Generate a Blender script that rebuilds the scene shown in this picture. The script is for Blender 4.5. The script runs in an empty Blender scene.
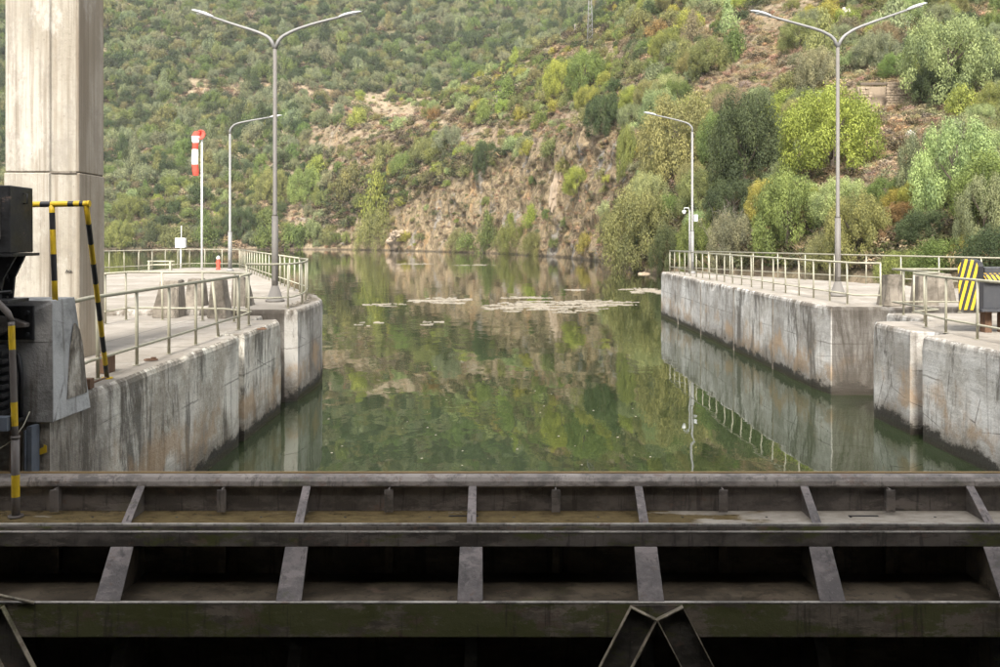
import bpy, bmesh, math, random
import numpy as np
from mathutils import Vector, Matrix, noise
from mathutils.bvhtree import BVHTree
R = math.radians
random.seed(7); rng = np.random.default_rng(11)
sc = bpy.context.scene
COL = sc.collection
# ------------------------------------------------------------------ camera
F = 900.0; HZ = 238.5; EYE = 3.81            # focal length (px of a 1000 px wide frame), horizon row, eye height over the water
cam = bpy.data.objects.new('camera', bpy.data.cameras.new('camera')); COL.objects.link(cam)
cam.location = (0, 0, EYE); cam.rotation_euler = (R(90), 0, 0)
cam.data.sensor_width = 36; cam.data.lens = 32.4
cam.data.shift_y = -(333.5 - HZ) / 1000
cam.data.clip_end = 6000; sc.camera = cam
# ------------------------------------------------------------------ sky, sun, exposure
SUN_EL, SUN_ROT = R(47), R(188)
w = bpy.data.worlds.new('World'); sc.world = w; w.use_nodes = True
nt = w.node_tree; bg = nt.nodes['Background']
sky = nt.nodes.new('ShaderNodeTexSky'); sky.sky_type = 'NISHITA'; sky.sun_disc = False
sky.sun_elevation = SUN_EL; sky.sun_rotation = SUN_ROT; sky.dust_density = 4.0; sky.ozone_density = 1.0
hs = nt.nodes.new('ShaderNodeHueSaturation'); hs.inputs['Saturation'].default_value = 0.25   # thin overcast greys the sky
nt.links.new(sky.outputs[0], hs.inputs['Color']); nt.links.new(hs.outputs[0], bg.inputs[0]); bg.inputs[1].default_value = 0.15
sl = bpy.data.lights.new('sun', 'SUN'); sl.energy = 2.3; sl.angle = R(15); sl.color = (1, .95, .87)
so = bpy.data.objects.new('sun', sl); COL.objects.link(so)
d = Vector((math.sin(SUN_ROT) * math.cos(SUN_EL), math.cos(SUN_ROT) * math.cos(SUN_EL), math.sin(SUN_EL)))
so.rotation_euler = d.to_track_quat('Z', 'Y').to_euler()
sc.view_settings.view_transform = 'Standard'; sc.view_settings.look = 'None'
sc.view_settings.exposure = 1.42; sc.view_settings.gamma = 1
sc.render.engine = 'CYCLES'; sc.cycles.max_bounces = 6; sc.cycles.transparent_max_bounces = 8
# ------------------------------------------------------------------ helpers
def at(px, py, Y): return Vector(((px - 500) / F * Y, Y, EYE + (HZ - py) / F * Y))
def on(px, py, z):
    Y = (EYE - z) * F / (py - HZ); return Vector(((px - 500) / F * Y, Y, z))
def tag(o, label=None, cat=None, group=None, kind=None):
    if label: o['label'] = label
    if cat: o['category'] = cat
    if group: o['group'] = group
    if kind: o['kind'] = kind
    return o
def empty(name, loc=(0, 0, 0), rz=0):
    o = bpy.data.objects.new(name, None); COL.objects.link(o); o.location = loc; o.rotation_euler.z = rz
    o.empty_display_size = .2; return o
def link(name, me, mat=None, parent=None):
    if mat is not None and not me.materials:
        for m_ in (mat if isinstance(mat, (list, tuple)) else [mat]): me.materials.append(m_)
    o = bpy.data.objects.new(name, me); COL.objects.link(o)
    if parent: o.parent = parent
    return o
class MB:
    """collects shapes into one mesh"""
    def __init__(s, off=(0, 0, 0)): s.v = []; s.f = []; s.m = []; s.sm = []; s.o = Vector(off)
    def add(s, vs, fs, mi=0, smooth=False):
        b = len(s.v); s.v += [Vector(v) - s.o for v in vs]
        for f in fs: s.f.append([b + i for i in f]); s.m.append(mi); s.sm.append(smooth)
    def box(s, a, b, mi=0, ch=0.0):
        x0, x1 = sorted((a[0], b[0])); y0, y1 = sorted((a[1], b[1])); z0, z1 = sorted((a[2], b[2]))
        s.hexa([(x0, y0, z0), (x1, y0, z0), (x1, y1, z0), (x0, y1, z0), (x0, y0, z1), (x1, y0, z1), (x1, y1, z1), (x0, y1, z1)], mi)
    def hexa(s, p, mi=0): s.add(p, [(3, 2, 1, 0), (4, 5, 6, 7), (0, 1, 5, 4), (1, 2, 6, 5), (2, 3, 7, 6), (3, 0, 4, 7)], mi)
    def extr(s, poly, d, mi=0):
        """planar polygon (list of points) extruded by vector d"""
        n = len(poly); d = Vector(d); a = [Vector(p) for p in poly]
        s.add(a + [p + d for p in a], [list(range(n))[::-1], list(range(n, 2 * n))] + [[i, (i + 1) % n, n + (i + 1) % n, n + i] for i in range(n)], mi)
    def tube(s, pts, r, n=8, mi=0, bands=None, cap=True):
        pts = [Vector(p) for p in pts]; rs = r if isinstance(r, (list, tuple)) else [r] * len(pts)
        t0 = (pts[1] - pts[0]).normalized(); u = t0.orthogonal().normalized(); vs = []; fs = []; ms = []
        for i, p in enumerate(pts):
            t = (pts[min(i + 1, len(pts) - 1)] - pts[max(i - 1, 0)]).normalized()
            u = (u - t * u.dot(t)).normalized(); v = t.cross(u)
            vs += [p + (u * math.cos(a) + v * math.sin(a)) * rs[i] for a in (2 * math.pi * k / n for k in range(n))]
            if i:
                b = (i - 1) * n
                for k in range(n): fs.append((b + k, b + (k + 1) % n, b + n + (k + 1) % n, b + n + k)); ms.append(bands[i - 1] if bands else mi)
        base = len(s.v); s.v += [q - s.o for q in vs]
        for f, m_ in zip(fs, ms): s.f.append([base + i for i in f]); s.m.append(m_); s.sm.append(True)
        if cap:
            s.f.append([base + i for i in range(n)][::-1]); s.m.append(ms[0]); s.sm.append(False)
            s.f.append([base + (len(pts) - 1) * n + i for i in range(n)]); s.m.append(ms[-1]); s.sm.append(False)
    def mesh(s, name):
        me = bpy.data.meshes.new(name); me.from_pydata([tuple(v) for v in s.v], [], s.f)
        me.polygons.foreach_set('material_index', s.m); me.polygons.foreach_set('use_smooth', s.sm)
        bm = bmesh.new(); bm.from_mesh(me); bmesh.ops.recalc_face_normals(bm, faces=bm.faces); bm.to_mesh(me); bm.free()
        me.update(); return me
    def build(s, name, mat, parent=None, bev=0):
        o = link(name, s.mesh(name), mat, parent)
        if bev:
            md = o.modifiers.new('bevel', 'BEVEL'); md.width = bev; md.segments = 2; md.limit_method = 'ANGLE'; md.angle_limit = R(40)
        return o
# ------------------------------------------------------------------ materials
class NT:
    def __init__(s, name):
        s.mat = bpy.data.materials.new(name); s.mat.use_nodes = True; s.t = s.mat.node_tree
        s.p = s.t.nodes['Principled BSDF']; s.out = s.t.nodes['Material Output']
        s.pos = s.t.nodes.new('ShaderNodeNewGeometry').outputs['Position']
        sp = s.t.nodes.new('ShaderNodeSeparateXYZ'); s.t.links.new(s.pos, sp.inputs[0]); s.x, s.y, s.z = sp.outputs
    def set(s, sock, v):
        if hasattr(v, 'is_linked') or hasattr(v, 'links'): s.t.links.new(v, sock)
        else: sock.default_value = v
    def vec(s, scale, loc=(0, 0, 0), src=None):
        n = s.t.nodes.new('ShaderNodeMapping'); s.t.links.new(src or s.pos, n.inputs[0])
        n.inputs['Scale'].default_value = scale if isinstance(scale, tuple) else (scale,) * 3; n.inputs['Location'].default_value = loc; return n.outputs[0]
    def noise(s, scale, detail=5, rough=.6, loc=(0, 0, 0), dist=0.0, src=None):
        n = s.t.nodes.new('ShaderNodeTexNoise'); s.t.links.new(s.vec(scale, loc, src), n.inputs['Vector'])
        n.inputs['Scale'].default_value = 1; n.inputs['Detail'].default_value = detail; n.inputs['Roughness'].default_value = rough; n.inputs['Distortion'].default_value = dist
        return n.outputs['Fac']
    def voro(s, scale, feature='F1', loc=(0, 0, 0), out='Distance', src=None):
        n = s.t.nodes.new('ShaderNodeTexVoronoi'); n.feature = feature; s.t.links.new(s.vec(scale, loc, src), n.inputs['Vector']); n.inputs['Scale'].default_value = 1
        return n.outputs[out]
    def rng(s, v, a, b, c=0.0, d=1.0):
        n = s.t.nodes.new('ShaderNodeMapRange'); n.interpolation_type = 'SMOOTHSTEP'; s.set(n.inputs[0], v)
        for i, q in enumerate((a, b, c, d)): n.inputs[i + 1].default_value = q
        return n.outputs[0]
    def math(s, op, a, b=0.0):
        n = s.t.nodes.new('ShaderNodeMath'); n.operation = op; s.set(n.inputs[0], a); s.set(n.inputs[1], b); return n.outputs[0]
    def mul(s, a, b): return s.math('MULTIPLY', a, b)
    def mix(s, f, a, b, mode='MIX'):
        n = s.t.nodes.new('ShaderNodeMix'); n.data_type = 'RGBA'; n.blend_type = mode; s.set(n.inputs[0], f)
        for i, q in ((6, a), (7, b)): s.set(n.inputs[i], q if not isinstance(q, tuple) else (*q, 1))
        return n.outputs[2]
    def bump(s, h, strength=.4, dist=.02):
        n = s.t.nodes.new('ShaderNodeBump'); n.inputs['Strength'].default_value = strength; n.inputs['Distance'].default_value = dist
        s.t.links.new(h, n.inputs['Height']); s.t.links.new(n.outputs[0], s.p.inputs['Normal'])
    def attr(s, name, typ='GEOMETRY', out='Color'):
        n = s.t.nodes.new('ShaderNodeAttribute'); n.attribute_name = name; n.attribute_type = typ; return n.outputs[out]
    def done(s, col, rough=.8, metal=0.0, spec=.4):
        s.set(s.p.inputs['Base Color'], col if not isinstance(col, tuple) else (*col, 1)); s.set(s.p.inputs['Roughness'], rough)
        s.p.inputs['Metallic'].default_value = metal; s.p.inputs['Specular IOR Level'].default_value = spec; return s.mat

def concrete_wall(name, light=(.56, .535, .49), mid=(.36, .335, .29), stain=.5, wet=True, seed=0, boards=True, dark_face=None):
    m = NT(name); L = (seed * 3.1, seed * 7.7, 0)
    n1 = m.noise((.9, .9, .9), 6, .65, L); n2 = m.noise((7, 7, 7), 5, .7, L)
    c = m.mix(m.rng(n1, .42, .58), mid, light); c = m.mix(m.rng(m.noise((.7, .7, 1.1), 7, .8, (seed, 6, 3)), .50, .60, 0, .5), c, tuple(min(.78, v * 1.25) for v in light)); c = m.mix(m.rng(n2, .3, .75, 0, .5), c, tuple(v * 1.12 for v in light))
    if boards:                                                   # shutter board lines
        b = m.noise((.5, .5, 9), 3, .7, L, .3); c = m.mix(m.rng(b, .56, .66, 0, .26), c, tuple(v * .45 for v in light))
    st = m.noise((1.1, 1.1, .22), 8, .78, L, .4); st2 = m.noise((5, 5, .35), 5, .7, L)
    c = m.mix(m.rng(st, .60 - stain * .12, .66 - stain * .08, 0, .82), c, (.075, .065, .05)); c = m.mix(m.rng(st2, .54, .70, 0, .6), c, (.12, .10, .08))
    if wet:
        big = m.noise((.35, .35, .3), 4, .6, (seed, 1, 5)); c = m.mix(m.mul(m.rng(big, .47, .56, 0, .5 * stain + .15), m.rng(n2, .3, .6, .4, 1)), c, (.12, .10, .08))
        lj = m.math('ABSOLUTE', m.math('SUBTRACT', m.math('ADD', m.z, m.mul(m.rng(n2, 0, 1), .05)), 1.27)); c = m.mix(m.mul(m.rng(lj, .006, .022, .6, 0), m.rng(n1, .42, .6)), c, (.10, .09, .07))
        zz = m.math('ADD', m.z, m.rng(m.noise((1.1, 1.1, .9), 4, .6, L), .2, .8, -.45, .45))
        orange = m.mul(m.rng(zz, .25, .5), m.rng(zz, .75, 1.15, 1, 0)); orange = m.mul(orange, m.rng(m.noise((.8, .8, .5), 6, .7, (seed + 4, 2, 0)), .43, .58))
        c = m.mix(m.mul(orange, .72), c, (.40, .27, .155))
        zk = m.math('ADD', m.z, m.rng(m.noise((1.6, 1.6, 3), 7, .8, L), .2, .8, -.20, .20))
        c = m.mix(m.rng(zk, .10, .75, .75, 0), c, (.13, .105, .075)); c = m.mix(m.rng(zk, .17, .30, .95, 0), c, (.030, .026, .019))
        c = m.mix(m.mul(m.rng(m.z, 1.7, 2.1), m.rng(m.noise((4, 4, 2), 5, .7, L), .4, .62)), c, (.13, .11, .085))
    if dark_face:                                                    # near end faces of the piers made darker by position
        gy, gx0, gx1 = dark_face; gf = m.mul(m.mul(m.rng(m.y, gy, gy + .16, 1, 0), m.rng(m.x, gx0, gx0 + .03)), m.rng(m.x, gx1 - .03, gx1, 1, 0)); c = m.mix(m.mul(gf, m.rng(st, .40, .58, .70, .97)), c, (.055, .046, .036))
    crack = m.voro((.45, .45, .8), 'DISTANCE_TO_EDGE', L)
    ck = m.mul(m.rng(crack, 0, .008, 1, 0), m.rng(n1, .5, .62)); c = m.mix(m.mul(ck, .8), c, (.06, .05, .04))
    pit = m.noise((28, 28, 28), 3, .7, L)
    h = m.math('ADD', m.mul(n2, .7), m.mul(pit, .35))
    if boards: h = m.math('ADD', h, m.mul(b, .35))
    m.bump(h, .7, .03)
    return m.done(c, m.rng(m.z, 0, .3, .35, .88) if wet else .88)
M = {}
M['wallL'] = concrete_wall('lock_concrete', (.66, .62, .54), (.35, .31, .245), .85, seed=0)
M['wallL2'] = concrete_wall('lock_concrete_b', (.52, .49, .44), (.29, .26, .215), .8, seed=2, dark_face=(20.98, -7, -5.0))
M['wallR'] = concrete_wall('lock_concrete_c', (.60, .58, .54), (.36, .33, .285), .65, seed=5, dark_face=(21.98, 8.06, 18))
M['wallR2'] = concrete_wall('lock_concrete_d', (.60, .58, .54), (.36, .335, .29), .6, seed=9)
M['block'] = concrete_wall('block_concrete', (.47, .47, .455), (.20, .20, .19), .6, wet=False, seed=3, boards=False)
M['pedestal'] = concrete_wall('pedestal_concrete', (.24, .21, .17), (.10, .085, .065), .7, wet=False, seed=6, boards=False)
M['dark_face'] = concrete_wall('grimy_concrete', (.34, .33, .315), (.12, .115, .105), .9, wet=False, seed=12, boards=False)
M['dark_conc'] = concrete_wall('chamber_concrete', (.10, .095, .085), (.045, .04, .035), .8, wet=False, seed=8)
def deck_mat():
    m = NT('deck_concrete'); n1 = m.noise(.5, 6, .65); n2 = m.noise(6, 6, .75); n3 = m.noise((2.2, 2.2, 2.2), 5, .7, (5, 1, 0))
    c = m.mix(m.rng(n1, .35, .65), (.22, .195, .16), (.30, .27, .23)); c = m.mix(m.rng(n2, .5, .75, 0, .5), c, (.34, .30, .25))
    c = m.mix(m.rng(n3, .52, .64, 0, .55), c, (.19, .165, .13)); c = m.mix(m.rng(m.noise((.35, .9, 1), 7, .8, (3, 3, 0)), .53, .6, 0, .4), c, (.22, .19, .15)); c = m.mix(m.rng(m.noise((1.1, .3, 1), 6, .8, (8, 3, 0)), .55, .62, 0, .5), c, (.42, .39, .34)); jy = m.math('ABSOLUTE', m.math('SUBTRACT', m.math('FRACT', m.mul(m.math('ADD', m.y, m.mul(m.x, .05)), .24)), .5)); c = m.mix(m.rng(jy, .003, .006, .75, 0), c, (.07, .06, .05))
    jx = m.math('ABSOLUTE', m.math('SUBTRACT', m.math('FRACT', m.mul(m.x, .22)), .5)); c = m.mix(m.rng(jx, .003, .006, .6, 0), c, (.07, .06, .05)); m.bump(n2, .5, .02); return m.done(c, .9)
M['deck'] = deck_mat()
def pillar_mat():
    m = NT('pillar_concrete'); L = (1, 2, 0)
    n1 = m.noise((1.2, 1.2, .5), 5, .6, L); st = m.noise((5.5, 5.5, .12), 6, .75, L); st2 = m.noise((14, 14, .25), 4, .7, L)
    c = m.mix(m.rng(n1, .35, .65), (.33, .295, .235), (.48, .445, .38)); c = m.mix(m.rng(st, .46, .62, 0, .7), c, (.19, .155, .115)); c = m.mix(m.rng(st2, .52, .72, 0, .45), c, (.22, .165, .11))
    c = m.mix(m.rng(m.noise((2.5, 2.5, 1.2), 7, .8, (7, 2, 0)), .50, .60, 0, .45), c, (.25, .225, .19)); c = m.mix(m.rng(m.noise((1.2, 1.2, .6), 6, .75, (1, 9, 0)), .53, .63, 0, .5), c, (.56, .53, .475)); c = m.mix(m.rng(m.x, -6.30, -6.25, 0, .3), c, (.33, .24, .15))
    n2 = m.noise(16, 5, .7, L); c = m.mix(m.rng(n2, .62, .72, 0, .6), c, (.16, .14, .11)); m.bump(m.math('ADD', n2, st2), .5, .02); return m.done(c, .88)
M['pillar'] = pillar_mat()
def steel_mat(name, base, moss=.5, rust=.3, rough=.45, seed=0, dry=0):
    m = NT(name); L = (seed * 2.3, seed, 0); tb = lambda k: tuple(v * k for v in base)
    n = m.noise((2.2, 3, 4), 7, .7, L); c = m.mix(m.rng(n, .40, .60), tb(.65), tb(1.35))
    c = m.mix(m.rng(m.noise((1.1, 2, 4), 6, .75, (seed, 3, 8)), .54, .60, 0, .6), c, tb(1.9))                                  # chalky worn paint
    c = m.mix(m.rng(m.noise((1.4, 3, 3.5), 7, .78, (seed, 4, 2)), .60 - .12 * moss, .68 - .12 * moss, 0, .8 * min(1, moss + .15)), c, (.11, .12, .030))   # moss
    c = m.mix(m.rng(m.noise((2.6, 4, 4), 6, .78, (seed, 9, 1)), .61 - .07 * rust, .68 - .07 * rust, 0, .7), c, (.19, .125, .095))          # rust
    c = m.mix(m.rng(m.noise((11, 11, 1.0), 5, .75, (seed, 9, 1)), .54, .64, 0, .6), c, tb(.3))                                     # runs
    c = m.mix(m.rng(m.noise((24, 24, 24), 4, .8, (seed, 2, 1)), .62, .70, 0, .5), c, tb(2.4))
    m.bump(m.math('ADD', m.noise(30, 4, .7, L), m.mul(n, 2.0)), .35, .01); return m.done(c, m.rng(n, .35, .65, rough, rough + .3), 0.0, .5)
M['steel'] = steel_mat('gate_steel', (.14, .12, .105), .15, .1, .38)
M['steel_in'] = steel_mat('gate_steel_inner', (.10, .078, .052), .2, .0, .5, 3)
M['flange'] = steel_mat('gate_flange_steel', (.19, .158, .118), 1.3, .8, .5, 1)
M['flange_top'] = steel_mat('girder_face_steel', (.125, .107, .09), .8, .6, .42, 2)
M['ribface'] = steel_mat('rib_face_steel', (.175, .15, .14), .3, .5, .4, 5)
M['worn'] = steel_mat('worn_edge_steel', (.36, .33, .29), .1, .3, .5, 6)
M['nose'] = steel_mat('top_nosing_steel', (.24, .21, .185), .25, .5, .35, 7)
M['brace'] = steel_mat('brace_steel', (.085, .075, .062), .5, .3, .45, 8)
M['brace_edge'] = steel_mat('brace_edge_steel', (.34, .29, .21), .6, .4, .5, 9)
M['machine'] = steel_mat('machine_iron', (.016, .016, .017), 0, 0, .35, 10)
def plate_mat():
    m = NT('wet_girder_plate'); n = m.noise((.9, 3, 1), 5, .6, (3, 0, 0)); n2 = m.noise((5, 9, 5), 5, .7)
    wet = m.math('ADD', n, m.rng(m.x, 1.2, 3.6, .12, -.30)); wet = m.rng(wet, .42, .50)
    dry = m.mix(m.rng(n2, .3, .7), (.30, .26, .205), (.46, .41, .34)); wc = m.mix(m.rng(n2, .3, .7), (.13, .095, .045), (.24, .18, .085))
    c = m.mix(wet, dry, wc); m.bump(n2, .15, .01); return m.done(c, m.mix(wet, (.7, .7, .7), (.09, .09, .09)), 0.0, .5)
M['plate'] = plate_mat()
def paint(name, col, rough=.5, dirt=.3, dc=(.2, .17, .12), sc_=9, metal=0.0):
    m = NT(name); n = m.noise((sc_, sc_, sc_ * .5), 5, .7); c = m.mix(m.rng(n, .45, .72, 0, dirt), col, dc); m.bump(n, .15, .005); return m.done(c, rough, metal)
M['rail'] = paint('railing_paint', (.36, .34, .255), .5, .4, (.20, .18, .12))
M['yellow'] = paint('yellow_paint', (.66, .44, .02), .5, .45, (.30, .18, .03), 14)
M['black'] = paint('black_paint', (.025, .025, .028), .45, .2, (.08, .07, .06), 14)
M['grey_pipe'] = paint('grey_pipe_paint', (.16, .14, .125), .45, .5, (.08, .06, .05), 14)
M['galv'] = paint('galvanised_pole', (.21, .205, .195), .5, .35, (.24, .235, .22), 6)
M['galv_dark'] = paint('weathered_pole', (.15, .138, .122), .6, .35, (.09, .08, .068), 6)
M['head'] = paint('lamp_head_grey', (.48, .49, .49), .4, .15, (.4, .4, .4))
M['lens'] = paint('lamp_lens', (.72, .74, .74), .15, .05)
M['white'] = paint('white_paint', (.78, .78, .76), .5, .15)
M['red'] = paint('red_paint', (.60, .06, .035), .6, .2, (.4, .07, .05))
M['rust'] = paint('rusty_iron', (.15, .085, .05), .8, .6, (.06, .035, .025), 12)
M['wood'] = paint('weathered_timber', (.16, .11, .075), .85, .5, (.07, .05, .035), 10)
M['blue_steel'] = paint('grey_blue_steel', (.13, .15, .18), .5, .5, (.05, .05, .055), 10)
M['seal'] = paint('ochre_seal_strip', (.40, .27, .12), .7, .4, (.25, .2, .12), 6)
M['box_grey'] = paint('dark_grey_box', (.06, .062, .068), .45, .3, (.12, .11, .1))
M['orange'] = paint('orange_plastic', (.65, .14, .02), .4, .1)
def hazard_mat():
    m = NT('hazard_stripes'); s_ = m.math('ADD', m.mul(m.x, 1.0), m.mul(m.z, -.22)); s_ = m.math('ADD', s_, m.mul(m.y, .2)); s_ = m.math('FRACT', m.mul(s_, 11.0))
    f = m.rng(s_, .47, .5); c = m.mix(f, (.72, .46, .03), (.035, .035, .04)); return m.done(c, .5)
M['hazard'] = hazard_mat()
def water_mat():
    m = NT('river_water'); n1 = m.noise((1.5, .8, 1), 3, .5, dist=.4); n2 = m.noise((.45, .22, 1), 2, .5); n3 = m.noise((.10, .03, 1), 2, .5, (3, 8, 0))
    calm = m.rng(n3, .35, .65, .3, 1.0)
    h = m.math('ADD', m.mul(m.mul(n1, .024), calm), m.mul(n2, .05)); m.bump(h, 1.0, .30)
    c = m.mix(m.rng(m.y, 12, 90), (.018, .027, .0105), (.022, .025, .012))
    m.p.inputs['IOR'].default_value = 1.62
    return m.done(c, .015, 0.0, .62)
M['water'] = water_mat()
def terrain_mat():
    m = NT('hillside_earth'); n1 = m.noise(.12, 6, .7); n2 = m.noise(1.1, 6, .75); n3 = m.noise(.045, 4, .6, (9, 0, 0))
    g = m.mix(m.rng(n2, .3, .7), (.24, .185, .12), (.40, .32, .215)); g = m.mix(m.rng(n1, .48, .66, 0, .6), g, (.13, .125, .055))
    g = m.mix(m.rng(n3, .5, .65, 0, .5), g, (.23, .155, .10))
    g = m.mix(m.mul(m.attr('cover', out='Fac'), .8), g, (.11, .105, .055))
    rk = m.attr('rock', out='Fac'); ve = m.voro((.45, .35, .25), 'DISTANCE_TO_EDGE')
    n4 = m.noise((.16, .16, .10), 4, .6, (2, 2, 7)); n5 = m.noise((.9, .6, .5), 7, .8, (2, 5, 1))
    r = m.mix(m.rng(n5, .3, .7), (.16, .12, .07), (.40, .31, .19)); r = m.mix(m.rng(n4, .56, .70, 0, .7), r, (.42, .26, .12)); r = m.mix(m.rng(n4, .46, .36, 0, .75), r, (.30, .285, .26))
    r = m.mix(m.rng(m.noise((.9, .7, .28), 6, .75, (1, 8, 3)), .40, .47, .6, 0), r, (.085, .062, .04)); r = m.mix(m.rng(ve, 0, .05, .55, 0), r, (.06, .045, .03)); r = m.mix(m.rng(m.noise((.35, .35, .2), 6, .8, (7, 7, 7)), .54, .62, 0, .7), r, (.14, .13, .055))
    f = m.rng(m.math('ADD', rk, m.rng(n2, .2, .8, -.3, .3)), .4, .6)
    c = m.mix(f, g, r); c = m.mix(m.rng(m.z, .15, .6, .7, 0), c, (.05, .04, .03))
    m.bump(m.math('ADD', m.mul(n5, 1.2), m.math('ADD', n2, m.mul(ve, .6))), .9, .8); return m.done(c, .95, 0, .15)
M['earth'] = terrain_mat()
def leaf_mat(name, trans=.35):
    m = NT(name); t = m.attr('tint', 'INSTANCER'); v = m.attr('leaf_tone', out='Fac')
    c = m.mix(1.0, t, m.mix(v, (.50, .54, .56), (1.6, 1.52, 1.3)), 'MULTIPLY')
    m.done(c, .75, 0, .25)
    tr = m.t.nodes.new('ShaderNodeBsdfTranslucent'); m.t.links.new(c, tr.inputs[0]); mx = m.t.nodes.new('ShaderNodeMixShader'); mx.inputs[0].default_value = trans
    m.t.links.new(m.p.outputs[0], mx.inputs[1]); m.t.links.new(tr.outputs[0], mx.inputs[2]); m.t.links.new(mx.outputs[0], m.out.inputs[0]); return m.mat
M['leaf'] = leaf_mat('foliage')
M['bark'] = paint('bark', (.12, .095, .07), .9, .5, (.06, .045, .035), 8)
M['twig'] = paint('bare_twigs', (.24, .21, .175), .9, .4, (.15, .12, .09), 8)
M['rock'] = paint('pale_rock', (.42, .38, .33), .9, .6, (.22, .18, .14), 2)
M['tanrock'] = paint('tan_rock', (.30, .235, .165), .9, .6, (.14, .11, .08), 1.2)
M['debris'] = paint('floating_reeds', (.30, .265, .21), .9, .7, (.10, .08, .06), 3)
# ------------------------------------------------------------------ water
def sheet(name, pts, mat):
    me = bpy.data.meshes.new(name); me.from_pydata(pts, [], [list(range(len(pts)))]); return link(name, me, mat)
tag(sheet('river', [(-1500, 9.345, 0), (1500, 9.345, 0), (1500, 1600, 0), (-1500, 1600, 0)], M['water']), 'calm green river water reflecting the wooded hills', kind='structure')
# ------------------------------------------------------------------ hills: profiles along sight columns (row, distance) from the shore to the ridge
def zz(py, Y): return EYE + (HZ - py) / F * Y
def colm(px, shore, *rows):
    L = [(shore - 9, -5.0), (shore, 0.0)]
    for a, Y in rows: L.append((Y, zz(a, Y) if abs(a) < 5000 else a - 10000))   # 10000+z gives a height directly
    return px, L
COLS = [
 colm(-1700, 330, (230, 352), (175, 400), (150, 430), (130, 470), (100, 520), (10, 640), (-60, 780)),
 colm(-300, 312, (222, 335), (175, 378), (150, 405), (128, 432), (100, 465), (0, 570), (-70, 690)),
 colm(105, 312, (222, 332), (175, 372), (150, 398), (128, 425), (100, 460), (0, 570), (-70, 690)),
 colm(250, 312, (222, 330), (178, 368), (152, 396), (125, 425), (98, 462), (0, 580), (-70, 700)),
 colm(312, 311, (225, 326), (175, 352), (140, 378), (118, 400), (98, 465), (0, 590), (-70, 710)),
 colm(352, 306, (205, 312), (150, 332), (116, 352), (10046, 400), (98, 480), (0, 600), (-70, 720)),
 colm(400, 280, (190, 290), (130, 315), (106, 345), (10047, 400), (92, 490), (0, 610), (-70, 720)),
 colm(460, 248, (170, 262), (112, 292), (88, 345), (10052, 410), (75, 500), (0, 620), (-70, 730)),
 colm(516, 218, (150, 233), (108, 264), (62, 335), (10062, 420), (52, 510), (0, 640), (-70, 740)),
 colm(573, 173, (132, 190), (96, 218), (28, 320), (10078, 430), (22, 540), (-5, 660), (-70, 760)),
 colm(612, 140, (135, 160), (98, 188), (2, 300), (10086, 420), (-10, 560), (-30, 680), (-75, 780)),
 colm(640, 99, (205, 112), (115, 152), (-12, 280), (-30, 400), (-40, 520), (-50, 660), (-80, 780)),
 colm(700, 84, (215, 97), (120, 131), (-15, 235), (-50, 330), (-70, 450), (-80, 600), (-90, 760)),
 colm(800, 62, (222, 74), (122, 105), (-15, 200), (-60, 290), (-80, 400), (-90, 560), (-95, 760)),
 colm(900, 47, (228, 58), (118, 94), (-20, 175), (-70, 260), (-90, 370), (-100, 540), (-100, 760)),
 colm(1000, 37, (232, 47), (118, 84), (-20, 162), (-80, 250), (-100, 360), (-110, 530), (-105, 760)),
 colm(1400, 30, (228, 40), (110, 76), (-30, 150), (-90, 240), (-110, 350), (-120, 520), (-110, 760)),
 colm(2600, 24, (220, 34), (100, 66), (-40, 130), (-90, 220), (-110, 340), (-120, 520), (-110, 760))]
cpx = np.array([c[0] for c in COLS], float); CY = np.array([[p[0] for p in c[1]] for c in COLS]); CZ = np.array([[p[1] for p in c[1]] for c in COLS])
NL = CY.shape[1]
pxs = np.concatenate([np.arange(-1700, -300, 28), np.arange(-300, 90, 6), np.arange(90, 1010, 1.7), np.arange(1010, 1500, 7), np.arange(1500, 2601, 40)])
sub = [3, 26, 40, 62, 30, 34, 46, 16]; ts = [0.0]
for i, n in enumerate(sub): ts += [i + (k + 1) / n for k in range(n)]
ts = np.array(ts)
def cinterp(A):
    cols_ = np.array([np.interp(pxs, cpx, A[:, k]) for k in range(NL)]).T
    k = np.ones(9) / 9; sm = np.array([np.convolve(np.pad(cols_[:, j], 4, mode='edge'), k, 'valid') for j in range(NL)]).T
    return np.array([np.interp(ts, np.arange(NL), sm[i]) for i in range(len(pxs))])
GY = cinterp(CY); GZ = cinterp(CZ); GX = (pxs[:, None] - 500) / F * GY
def rockmask(px, py, z):
    v = 0.0
    if 325 < px < 650:
        top = np.interp(px, [325, 345, 400, 440, 500, 573, 612, 650], [232, 226, 205, 182, 160, 130, 108, 150])
        v = max(0, min(1, (py - top) / 12)) * max(0, min(1, (px - 325) / 10)) * max(0, min(1, (640 - px) / 14))
    for cx, cy, rx, ry in ((480, 140, 40, 14), (790, 20, 40, 22), (300, 215, 18, 20), (330, 140, 30, 12), (690, 160, 8, 18), (385, 112, 25, 6)):
        q = ((px - cx) / rx) ** 2 + ((py - cy) / ry) ** 2
        if q < 1: v = max(v, .55 * (1 - q) + .1)
    return v
nv = GX.size; co = np.empty((GX.shape[0], GX.shape[1], 3)); rock = np.zeros(GX.shape); cover = np.zeros(GX.shape)
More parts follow.
